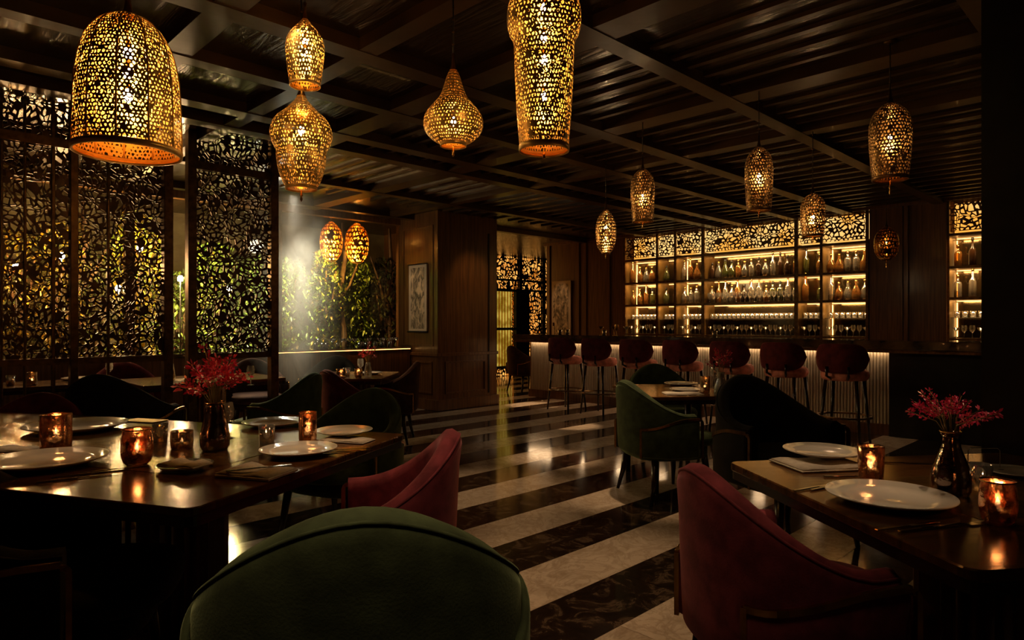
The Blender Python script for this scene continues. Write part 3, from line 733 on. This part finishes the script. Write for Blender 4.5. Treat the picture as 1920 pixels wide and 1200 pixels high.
# bar stools
def stool(label, loc, rz):
    g = thing('bar_stool', label, 'stool', loc, rz, 'bar stools along the counter')
    MB().lathe([(.001, .685), (.2, .685), (.225, .70), (.238, .735), (.232, .775), (.205, .80), (.12, .808), (.001, .81)], 28).build('seat', PINK, g)
    n = 20; rings = []
    for i in range(-n, n + 1):
        t = i / n; ph = t * rad(72); e = sqrt(max(0, 1 - abs(t) ** 4)); zc = .925; hz = .15 * e + .004; rr = .255
        o, i_ = rr + .02, rr - .035; z0, z1 = zc - hz, zc + hz; b_ = min(.02, hz * .5)
        rings.append([(q * sin(ph), -q * cos(ph), z) for q, z in ((o - .01, z0), (o, z0 + b_), (o + .006, zc), (o, z1 - b_), (o - .012, z1), (i_ + .012, z1), (i_, z1 - b_), (i_, z0 + b_), (i_ + .01, z0))])
    MB().loft(rings).build('backrest', WINE, g)
    for a in (-22, 22):
        ph = rad(a); MB().tube([(.20 * sin(ph), -.2 * cos(ph), .70), (.285 * sin(ph), -.285 * cos(ph), .74), (.285 * sin(ph), -.285 * cos(ph), .84)], .014, 8).build('back_support', LEG, g)
    for x_, y_ in ((-.15, -.15), (.15, -.15), (-.15, .15), (.15, .15)):
        MB().tube([(x_, y_, .69), (x_ * 1.35, y_ * 1.35, 0.001)], [.02, .013], 8).build('leg', LEG, g)
    MB().lathe([(.255, .29), (.27, .29), (.27, .31), (.255, .31), (.255, .29)], 24).build('footrest', DGOLD, g)
    return g
st = None
for y in (6.48, 5.84, 5.17, 4.49, 3.82, 3.18, 2.55): spot((7.95, y - .1, 2.85), (7.6, y, .8), 11, 16, .6, (1, .68, .42))
for i, y in enumerate((6.48, 5.84, 5.17, 4.49, 3.82, 3.18, 2.55)):
    lab = 'pink-seated bar stool, ' + ['far left end of the counter', 'second from the passage end', 'third from the passage end', 'middle one of seven, behind the green chair', 'behind the small vase of red sprigs', 'second from the right end', 'rightmost, fully visible before the ribbed front'][i]
    if st is None: st = stool(lab, (7.5, y, 0), -pi / 2)
    else: dup(st, (7.5, y, 0), -pi / 2 + random.uniform(-.08, .08), lab)

# ------------------------------------------------------------------ tables
def table(label, corner, ang, w_, d_, peds, z=.75, top=TABLE, legs=False, inlay=True, th=.06):
    """corner: point of the front right corner; ang: azimuth of the edge running away; w_ to the left, d_ away"""
    g = thing('dining_table', label, 'table', (corner.x, corner.y, 0), head(ang))
    # local +Y runs away; local -X runs left
    s_ = 1 if w_ > 0 else -1; W_ = abs(w_); x0, x1 = (-W_, 0) if s_ > 0 else (0, W_)
    def rr_(e, zz):
        q = []; cr = .045
        for cx_, cy_, a0 in ((x1 - cr, d_ - cr, 0), (x0 + cr, d_ - cr, 90), (x0 + cr, cr, 180), (x1 - cr, cr, 270)):
            for i in range(6): a = rad(a0 + 18 * i); q.append((cx_ + (cr - e) * cos(a), cy_ + (cr - e) * sin(a), zz))
        return q
    MB().loft([rr_(.003, z - .028), rr_(0, z - .024), rr_(0, z - .004), rr_(.004, z)], True, True, False).build('tabletop', top, g)
    MB().loft([rr_(.006, z - th), rr_(.006, z - .028)], True, True, False).build('apron', LEG, g)
    if inlay:
        MB().box(x0 + .34, .34, z, x1 - .34, d_ - .34, z + .0012).build('inlay', INLAY, g)
    for (a, b_) in peds:
        fb = []
        for j, zz in enumerate((.06, z - th)):
            fb.append([((.165 + .012 * cos(k * pi)) * cos(2 * pi * k / 48) + a, (.165 + .012 * cos(k * pi)) * sin(2 * pi * k / 48) + b_, zz) for k in range(48)])
        MB().loft(fb, True, True, False).build('pedestal', WOOD, g)
        MB().lathe([(.001, 0), (.24, 0), (.24, .03), (.19, .06), (.001, .06)], 32, (a, b_, 0)).build('foot', BRASS, g)
    if legs:
        for a in (x0 + .12, x1 - .12):
            for b_ in (.12, d_ - .12): MB().tube([(a, b_, 0), (a, b_, z - th)], [.02, .03], 10).build('leg', LEG, g)
    return g
tl_c = on_z(358, 955, .75)
tl = table('large dark lacquered table at left with plates and candles', tl_c, 17.8, 2.7, 1.385, [(-.70, .69), (-2.0, .69)])
tr_c = on_z(1825, 1072, .75)
tr = table('dark lacquered table at right set with white plates', tr_c, -8.2, -1.25, 1.17, [(.56, .58)])
tf_c = at(1400, 4.95); tf = table('small dark table with gold inlay in front of the bar stools', Vector((tf_c.x, tf_c.y, 0)), -6, .78, 1.0, [], legs=True)
table('long dark table behind the left screens', Vector((1.6, 6.9, 0)), -44.43, 1.75, .7, [(-.9, .35)])
table('dark table under the screen beside the steam', Vector((3.02, 6.3, 0)), -44.43, 1.3, .95, [(-.65, .47)])
tf2 = at(714, 6.45); table('far dark table near the pillar set with gold pieces', tf2, 2, .8, .95, [(-.4, .47)])

# tableware
def plate(px, py, wpx, label, z=.751, group='white plates', on=None):
    p = on_z(px, py, z); Z = (CZ - z) * FPX / (py - HY); r = wpx * Z / FPX / 2
    k = 'plate'
    if k not in CH:
        g = thing('plate', label, 'plate', p, 0, group, r / .15)
        MB().lathe([(.001, .004), (.09, .004), (.1, .008), (.148, .022), (.15, .02), (.149, .018), (.1, .002), (.085, 0), (.001, 0)], 48).build('dish', PORC, g)
        MB().lathe([(.1475, .0215), (.15, .0225), (.1515, .0205), (.149, .0185)], 48).build('rim', PORC, g)
        CH[k] = g; return g
    return dup(CH[k], p, 0, label, sc=r / .15)
def pl_z(o, dz): o.location.z += dz; return o
plate(85, 872, 205, 'large white plate at the front left corner of the left table')
plate(143, 806, 168, 'white plate behind the glowing votive, left table')
plate(513, 797, 112, 'white plate at the far side of the left table')
pl_z(plate(560, 851, 140, 'white plate in the middle of the left table right edge'), .004)
pl_z(plate(645, 817, 105, 'white plate beside the tall copper votive, left table'), .012)
plate(1668, 940, 218, 'largest white plate on the right table')
pl_z(plate(1542, 862, 138, 'white plate stacked on a napkin at the far corner of the right table'), .022)
plate(1905, 889, 104, 'white plate cut by the right frame edge')
plate(1277, 722, 62, 'white plate at the far edge of the small middle table')
plate(1287, 733, 62, 'white plate at the near edge of the small middle table')
plate(694, 701, 46, 'white plate on the far table near the pillar'); plate(150, 712, 60, 'white plate on the long table behind the left screens')
def napkin(px, py, wpx, hpx, rot, label, z=.752, mat=LINEN, th=.008, knife=False, name='folded_napkin', cat='napkin'):
    p = on_z(px, py, z); Z = (CZ - z) * FPX / (py - HY); a = wpx * Z / FPX / 2; b_ = a * hpx
    g = thing(name, label, cat, p, head(rot))
    MB().box(-a, -b_, 0, a, b_, th * .5, .002).build('lower_fold' if cat == 'napkin' else 'card_sheet', mat, g)
    if cat == 'napkin':
        m_ = MB()
        n = 8; rings = []
        for i in range(n + 1):
            x_ = -a * .97 + 1.94 * a * i / n; hh = th * (.8 + .3 * sin(i * 1.3))
            rings.append([(x_, -b_ * .95, th * .5), (x_, -b_ * .97, hh), (x_, b_ * .9, hh * 1.15), (x_, b_ * .92, th * .5)])
        m_.loft(rings, True, True).build('upper_fold', mat, g)
    return g
napkin(482, 889, 118, .75, 17, 'ivory napkin with a knife on it, near edge of the left table', th=.02)
napkin(347, 873, 84, .6, 17, 'ivory napkin on a clear dish between votive and knife napkin', z=.772, th=.014)
napkin(28, 843, 80, .6, 10, 'ivory napkin at the left frame edge of the left table')
napkin(600, 830, 40, .5, 17, 'small ivory napkin under the tall copper votive')
napkin(1540, 872, 150, .72, -10, 'ivory napkin under the stacked plate on the right table', th=.012)
napkin(650, 826, 96, .5, 17, 'ivory napkin under the plate beside the tall votive', th=.008)
napkin(272, 789, 74, .5, 17, 'gold menu card lying at the far side of the left table', mat=CARD, name='menu_card', cat='card')
napkin(1280, 738, 70, .6, 0, 'ivory napkin under the plates of the small middle table')
# clear dish under napkin
p = on_z(347, 878, .751); g = thing('glass_dish', 'clear glass dish holding a folded napkin, left table', 'dish', p)
MB().lathe([(.001, .003), (.07, .003), (.098, .018), (.1, .018), (.075, 0), (.001, 0)], 32).build('bowl', CLEAR, g)
# cutlery
def cutlery(kind, px, py, az, label, z=.752, sc=1):
    p = on_z(px, py, z); g = thing(kind, label, 'cutlery', p, head(az), 'polished cutlery', sc)
    h = MB().box(-.006, -.11, 0, .006, .01, .004, .0015)
    h.build('handle', STEEL, g)
    if kind == 'knife': MB().box(-.008, .01, .0005, .008, .115, .0025, .001).build('blade', STEEL, g)
    else:
        b_ = MB().box(-.003, .01, .0005, .003, .045, .003).box(-.011, .045, .0005, .011, .07, .0025)
        for q in (-.0095, -.0035, .0025, .0085): b_.box(q - .0012, .07, .0005, q + .0012, .112, .002)
        b_.build('tines', STEEL, g)
    return g
cutlery('knife', 165, 888, 55, 'knife right of the front left plate'); cutlery('fork', 140, 897, 55, 'fork beside the knife, front left plate')
cutlery('knife', 215, 880, 55, 'butter knife pointing to the round votive')
cutlery('knife', 485, 878, 60, 'dark knife laid across the ivory napkin', z=.775)
cutlery('fork', 655, 846, 70, 'fork in front of the plate beside the tall votive'); cutlery('knife', 630, 843, 70, 'knife in front of the plate beside the tall votive')
cutlery('knife', 455, 790, 80, 'knife left of the far white plate')
cutlery('fork', 1560, 912, 60, 'fork between the two near plates, right table'); cutlery('knife', 1530, 914, 62, 'knife between the two near plates, right table')
cutlery('knife', 1745, 990, 72, 'knife in front of the largest plate'); cutlery('fork', 1790, 986, 76, 'fork in front of the largest plate'); cutlery('knife', 1700, 987, 70, 'butter knife in front of the largest plate')
cutlery('knife', 1690, 868, 100, 'knife right of the copper votive, right table'); cutlery('fork', 1600, 893, 85, 'fork under the stacked plate, right table')
cutlery('fork', 1295, 742, 80, 'fork on the small middle table')
# votives
def votive(px, py, wpx, hpx, kind, mat, label, z=.751, lit=1.0):
    p = on_z(px, py, z); Z = (CZ - z) * FPX / (py - HY); r = wpx * Z / FPX / 2; h = hpx * Z / FPX * .93
    g = thing('votive_holder', label, 'candle', p, random.uniform(0, 6), 'candle votives')
    pr = {'straight': [(.001, 0), (.86, 0), (.97, .06), (1, .3), (1, .97), (.98, 1), (.95, .97), (.94, .08), (.001, .05)],
          'round': [(.001, 0), (.6, 0), (.85, .1), (1, .35), (.98, .65), (.88, .96), (.86, 1), (.83, .96), (.93, .62), (.93, .35), (.75, .1), (.001, .05)],
          'taper': [(.001, 0), (.8, 0), (.9, .1), (.98, .5), (1, .98), (.96, 1), (.92, .95), (.85, .1), (.001, .05)]}[kind]
    MB().lathe([(a * r, b_ * h) for a, b_ in pr], 32).build('glass', mat, g)
    MB().lathe([(pr[-4][0] * r * 1.0 + .0, h * .97), (pr[-4][0] * r * 1.04, h * .985), (pr[-4][0] * r * 1.0, h)], 32).build('rim', BRASS, g)
    MB().lathe([(.001, h * .06), (r * .6, h * .06), (r * .6, h * .34), (.001, h * .33)], 20).build('wax', WAX, g)
    MB().lathe([(.001, h * .34), (.005, h * .38), (.0065, h * .45), (.004, h * .54), (.001, h * .62)], 10).build('flame', FLAME, g)
    point((p.x, p.y, p.z + h * .75), .8 * lit, (1, .5, .2), .015)
    return g
votive(105, 844, 52, 73, 'straight', COPPER, 'straight amber votive glowing brightly at the left, left table', lit=1.5)
votive(257, 872, 55, 74, 'round', COPPER, 'rounded rose-gold votive at the front of the left table', lit=1.5)
votive(577, 829, 33, 61, 'straight', COPPER, 'slim tall copper votive between two plates', lit=1)
votive(341, 841, 40, 36, 'straight', SILVER, 'small cut crystal votive left of the dark vase', lit=1)
votive(1633, 900, 46, 70, 'taper', COPPER, 'copper votive beside the stacked plate on the right table', lit=1)
votive(1871, 982, 62, 88, 'round', COPPER, 'rounded copper votive at the right edge of the right table', lit=.8)
votive(1322, 737, 18, 34, 'straight', SILVER, 'gold votive on the small middle table')
votive(640, 712, 20, 22, 'round', SILVER, 'gold votive at the left of the far table'); votive(672, 708, 16, 18, 'round', SILVER, 'gold votive in the middle of the far table')
votive(355, 712, 18, 26, 'straight', SILVER, 'votive on the table under the screen beside the steam'); votive(60, 722, 18, 26, 'straight', SILVER, 'votive on the long table behind the left screens')
# drinking glasses on tables
for px, py, k, lab in ((1838, 918, 'tumbler', 'clear tumbler behind the round copper votive, right table'), (425, 822, 'wine', 'clear stemmed glass right of the dark vase, left table'), (500, 833, 'tumbler', 'clear tumbler between dark vase and plates'),
                       (300, 829, 'tumbler', 'clear tumbler left of the crystal votive'), (1340, 727, 'wine', 'clear stemmed glass on the small middle table'), (470, 722, 'wine', 'stemmed glass on the table under the screen'),
                       (650, 705, 'tumbler', 'clear tumbler on the far table'), (676, 703, 'wine', 'stemmed glass on the far table'), (20, 722, 'tumbler', 'tumbler on the long table behind the left screens'), (205, 712, 'wine', 'stemmed glass on the long table behind the left screens')):
    p = on_z(px, py, .751); glassware(k, p, lab, 'clear glasses on the tables')
# wire stand on right table
p = on_z(1845, 880, .751); g = thing('card_stand', 'thin metal frame standing behind the vase on the right table', 'stand', p, head(0))
MB().tube([(-.06, 0, 0), (-.06, 0, .07), (-.05, 0, .08), (.05, 0, .08), (.06, 0, .07), (.06, 0, 0)], .002, 6).build('frame', STEEL, g)
MB().box(-.06, -.02, 0, .06, .02, .004).build('base', BLK, g)
# vases with red sprigs
def flowers(px, py, wpx, hpx, vmat, fw, fh, label, flabel, z=.751, n=16, kind=0, petal=PETAL, lean=0, per=26):
    p = on_z(px, py, z); Z = (CZ - z) * FPX / (py - HY); u = Z / FPX; r = wpx * u / 2; h = hpx * u
    g = thing('vase', label, 'vase', p)
    pr = [[(.001, 0), (.8, 0), (.98, .1), (1, .3), (.85, .55), (.66, .8), (.60, .94), (.66, 1), (.62, .98), (.56, .9), (.8, .5), (.9, .25), (.001, .05)],
          [(.001, 0), (.85, 0), (1, .08), (1, .3), (.9, .45), (.5, .75), (.42, .9), (.56, 1), (.52, .99), (.38, .88), (.85, .4), (.9, .15), (.001, .05)]][kind]
    MB().lathe([(a * r, b_ * h) for a, b_ in pr], 32).build('body', vmat, g)
    MB().lathe([(pr[7][0] * r, h * .99), (pr[7][0] * r * 1.05, h), (pr[7][0] * r, h * 1.01)], 24).build('lip', BRASS if vmat is not CLEAR else CLEAR, g)
    f = thing('flower_sprigs', flabel, 'flowers', p, head(0))
    FW, FH = fw * u / 2, fh * u
    pt = MB(); pt2 = MB()
    for k in range(n):
        a = 2 * pi * k / n + random.uniform(-.2, .2); q = random.uniform(.25, 1) ** .8; top = Vector((FW * q * cos(a) + lean * FW, FW * q * sin(a) * .8, h + FH * random.uniform(.5, 1) * (1.05 - .6 * q * q)))
        mid = Vector((top.x * .32, top.y * .32, h + (top.z - h) * .5)); base = Vector((random.uniform(-.3, .3) * r, random.uniform(-.3, .3) * r, h * .15))
        neck = Vector((.25 * r * cos(a), .25 * r * sin(a), h * .95))
        pts = [base, neck, mid, top]; MB().tube(pts, [.0016, .0016, .0014, .0008], 5).build('stem', STEM, f)
        for j in range(per):
            t = random.uniform(.15, 1.0); c = mid.lerp(top, t); dd_ = (top - mid).normalized()
            side = Vector((random.gauss(0, 1), random.gauss(0, 1), random.gauss(0, .8))).normalized()
            l = FH * random.uniform(.05, .12); d_ = (dd_ * .6 + side * .9).normalized(); nn = d_.cross(side.cross(d_) + Vector((.01, .02, .03))).normalized()
            c = c + side * FH * .03; wv = nn * l * .22; e = c + d_ * l
            (pt if random.random() < .75 else pt2).add([c, c + d_ * l * .5 + wv, e, c + d_ * l * .5 - wv, c + d_ * l * .5 + side * l * .12], [(0, 1, 4), (1, 2, 4), (2, 3, 4), (3, 0, 4)])
    stuff(pt.build('petals', petal, f)); stuff(pt2.build('petals', PETALM, f))
    return g
flowers(403, 844, 53, 90, SMOKE, 132, 112, 'dark mercury glass vase in the middle of the left table', 'crimson sprigs in the dark vase on the left table', n=22, per=34)
flowers(1783, 927, 66, 118, SMOKE, 165, 100, 'tall smoked glass vase on the right table', 'magenta red sprigs in the vase on the right table', n=22, kind=1, petal=PETALM, per=30)
flowers(1352, 742, 26, 44, CLEAR, 62, 50, 'small clear vase on the small middle table', 'red sprigs in the small clear vase before the stools', n=12, kind=1, per=26)
p = on_Y(708, YW - .3); zz = .93
flowers(690, 706, 14, 26, CLEAR, 40, 44, 'tiny clear vase on the far table by the pillar', 'small red sprigs on the far table by the pillar', n=9, per=16)
flowers(318, 712, 20, 40, SILVER, 36, 40, 'vase on the table under the screen by the gap', 'small red sprigs beside the narrow gap of the screens', n=8, per=16, petal=LEAFY)

# items on the window sill
for k in range(22):
    x_ = on_Y(590 + k * 7.4, YW - .12).x; kind = random.choice(['tumbler', 'coupe'])
    glassware(kind, (x_, YW - .12 + random.uniform(-.05, .05), .93), 'small glass, %s from left on the ledge below the garden window' % (ORD[k] if k < 20 else ('rightmost' if k == 21 else 'last but one')), 'glasses along the window ledge')
MB_ = MB().box(on_Y(520, YW - .3).x, YW - .332, .9, PX0 - .05, YW - .322, .907).build('led_strip', LED, sill)  # glowing strip added to give the ledge its bright line

# ------------------------------------------------------------------ lanterns
PROF = {
 'bell': [(.12, 1.0), (.3, .98), (.5, .94), (.68, .87), (.82, .77), (.91, .65), (.965, .5), (.985, .3), (1, .15), (1, .04)],
 'tulip': [(.12, 1), (.3, .93), (.6, .84), (.9, .72), (1, .6), (.98, .45), (.92, .3), (.85, .15), (.78, .03)],
 'double': [(.12, 1), (.2, .94), (.38, .88), (.48, .84), (.85, .74), (1, .62), (.97, .52), (.82, .42), (.78, .4), (.80, .35), (.73, .2), (.6, .08), (.5, .03)],
 'onion': [(.10, 1), (.2, .93), (.3, .8), (.42, .65), (.66, .54), (.92, .42), (1, .30), (.92, .18), (.66, .08), (.42, .04)],
 'column': [(.15, 1), (.4, .97), (.72, .9), (.96, .8), (1, .72), (.96, .65), (.82, .6), (.80, .56), (.78, .4), (.73, .2), (.68, .08), (.66, .03)],
 'capsule': [(.15, 1), (.45, .95), (.78, .87), (.96, .76), (1, .62), (.98, .45), (.94, .28), (.9, .12), (.84, .04)],
 'oval': [(.15, 1), (.55, .9), (.85, .78), (1, .6), (1, .4), (.9, .2), (.6, .06), (.4, .02)]}
HOLEV = (.38, .86)
def pint(prof, t):          # arc-length parametrisation of the profile, t=0 bottom .. 1 top
    pr = prof[::-1]; d = [0]
    for a, b_ in zip(pr, pr[1:]): d.append(d[-1] + sqrt((a[0] - b_[0]) ** 2 * .1 + (a[1] - b_[1]) ** 2))
    q = max(0, min(1, t)) * d[-1]
    for i in range(1, len(d)):
        if q <= d[i] + 1e-9:
            f_ = (q - d[i - 1]) / (d[i] - d[i - 1]); return pr[i - 1][0] + (pr[i][0] - pr[i - 1][0]) * f_, pr[i - 1][1] + (pr[i][1] - pr[i - 1][1]) * f_
    return pr[-1]
def smoothprof(pr):
    for _ in range(1):
        o = [pr[0]]
        for a, b_ in zip(pr, pr[1:]): o += [(a[0] * .75 + b_[0] * .25, a[1] * .75 + b_[1] * .25), (a[0] * .25 + b_[0] * .75, a[1] * .25 + b_[1] * .75)]
        pr = o + [pr[-1]]
    return pr
def lantern(px, ytop, ybot, wpx, Z, kind, label, nu, nv, mat=GOLD, bulbs=(.55,), bp=1.0, hole=HOLEV, finial=.05, cord=True, bulbmat=BULB, glassy=False, ribs=0):
    p = at(px, Z); z0 = zat(ybot, Z); z1 = zat(ytop, Z); h = z1 - z0; r = wpx * Z / FPX / 2
    g = thing('pendant_lantern', label, 'lantern', (p.x, p.y, z0), random.uniform(0, 6), 'pierced metal pendant lanterns')
    pr = smoothprof(PROF[kind]); b0_ = .04
    def mp(u, v):
        rr, zz = pint(pr, v / nv); a = 2 * pi * u / nu; return (rr * r * cos(a), rr * r * sin(a), zz * h)
    if glassy: MB().lathe([(a * r, b_ * h) for a, b_ in pr[::-1]], 40).build('shade', AMBER, g)
    sh = cellular(MB(), nu, nv, mp, hole, .36, True, .05).build('pierced_shade', mat, g)
    for q in sh.data.polygons: q.use_smooth = True
    rb = pr[-1][0] * r
    for k in range(ribs):
        MB().tube([mp(nu * k / ribs, nv * t_ / 14) for t_ in range(15)], .004, 5).build('rib', mat, g)
    MB().lathe([(rb * .99, h * pr[-1][1] + .004), (rb * 1.03, h * pr[-1][1]), (rb * 1.02, 0), (rb * .97, 0), (rb * .97, h * pr[-1][1])], 48).build('rim', mat, g)
    MB().lathe([(.001, .004), (rb * .5, .003), (rb * .97, .006)], 32).build('glass_tray', AMBER, g)
    rt = pr[0][0] * r
    MB().lathe([(rt * 1.3, h * .985), (rt * 1.1, h * 1.0), (rt * .7, h + .02), (rt * .45, h + .05), (.008, h + .075), (.001, h + .08)], 20).build('cap', BRASS if mat is GOLD else DGOLD, g)
    if finial: MB().lathe([(.001, 0), (.004, -.003), (.003, -finial * .3), (.009, -finial * .45), (.004, -finial * .6), (.007, -finial * .8), (.001, -finial)], 10).build('finial', BRASS, g)
    top = CEIL - z0
    if cord and h + .07 < top:
        MB().tube([(0, 0, h + .06), (0, 0, top)], .0035, 6).build('cord', BLK, g)
        k = MB()
        zz = h + .12
        while zz < top - .04: k.lathe([(.001, -.008), (.007, 0), (.001, .008)], 8, (0, 0, zz)); zz += .06
        k.build('chain_bead', DGOLD, g)
        MB().lathe([(.001, -.015), (.03, -.012), (.035, 0), (.001, 0)], 16, (0, 0, top)).build('ceiling_rose', DGOLD, g)
    for t in bulbs:
        br = .014 * (r / .14) ** .5 * bp
        bm = MB(); bm.lathe([(.001, -br * 1.5), (br * .7, -br), (br, 0), (br * .7, br), (.001, br * 1.6)], 12, (0, 0, t * h)); bm.build('bulb', bulbmat, g)
        MB().lathe([(.006, t * h + br * 1.5), (.008, t * h + br * 3)], 8).build('socket', BRASS, g)
    MB().tube([(0, 0, t * h), (0, 0, h)], .002, 5).build('rod', DGOLD, g)
    return g
lantern(240, 28, 290, 180, 2.5, 'bell', 'large bell-shaped gold lantern at the upper left', 78, 38, bulbs=(.42, .58, .72), finial=0, bp=1.1, hole=(.35, .85), ribs=11)
lantern(572, 35, 162, 71, 3.15, 'tulip', 'small tulip-shaped gold lantern above the double-bulged one', 38, 18, bulbs=(.5, .65), bp=1.1, finial=.02)
lantern(565, 178, 356, 114, 3.32, 'double', 'double-bulged gold lantern hanging below the small tulip one', 58, 28, bulbs=(.62,), finial=.06, bp=1.1)
lantern(850, 130, 275, 114, 3.2, 'onion', 'onion-shaped gold lantern at top centre', 56, 25, bulbs=(.33,), hole=(.35, .65), bp=1.1)
lantern(1020, -60, 284, 140, 2.6, 'column', 'long waisted gold lantern right of top centre', 56, 46, bulbs=(.3, .5, .62, .78), finial=.03, bp=.9)
PALEB = plain('aged_pierced_brass', (.24, .12, .035), (.4, .22, .07), 20, rough=.35, metal=.85)
S_ = dict(mat=PALEB, bulbmat=BULB_S, hole=(.5, .8))
lantern(1669, 192, 338, 72, 3.86, 'capsule', 'largest dark pierced lantern over the bar side, far right', 38, 25, bulbs=(.55,), bp=.8, finial=.09, **S_)
lantern(1423, 275, 396, 51, 4.5, 'capsule', 'dark pierced lantern right of centre, second largest over the bar', 32, 22, bulbs=(.55,), bp=.9, **S_)
lantern(1205, 316, 417, 45, 5.2, 'capsule', 'dark pierced lantern above the left bar stools', 30, 19, bulbs=(.5,), bp=.9, **S_)
lantern(1524, 362, 444, 44, 5.45, 'capsule', 'dark pierced lantern in front of the narrow shelving bay', 30, 16, bulbs=(.45,), bp=1, **S_)
lantern(1136, 393, 476, 38, 6.35, 'oval', 'small dark pierced lantern left of the shelving', 28, 16, bulbs=(.6, .35), bp=.9, **S_)
lantern(1662, 425, 488, 42, 8.0, 'oval', 'dim amber lantern in front of the dark panel right of the shelving', 24, 10, bulbs=(.55,), bp=.5, glassy=True, mat=DGOLD, bulbmat=BULB, hole=(.6, .85), finial=.1)
for px, yt, yb, wp, y, lab in ((621, 415, 490, 42, 8.9, 'left one of two amber lanterns in the garden window'), (669, 418, 494, 44, 9.0, 'right one of two amber lanterns in the garden window')):
    q = on_Y(px, y); Zq = q.x * F.x + q.y * F.y
    lantern(px, yt, yb, wp, Zq, 'oval', lab, 20, 10, bulbs=(.6,), bp=1.0, glassy=True, hole=(.6, .85), finial=.12)
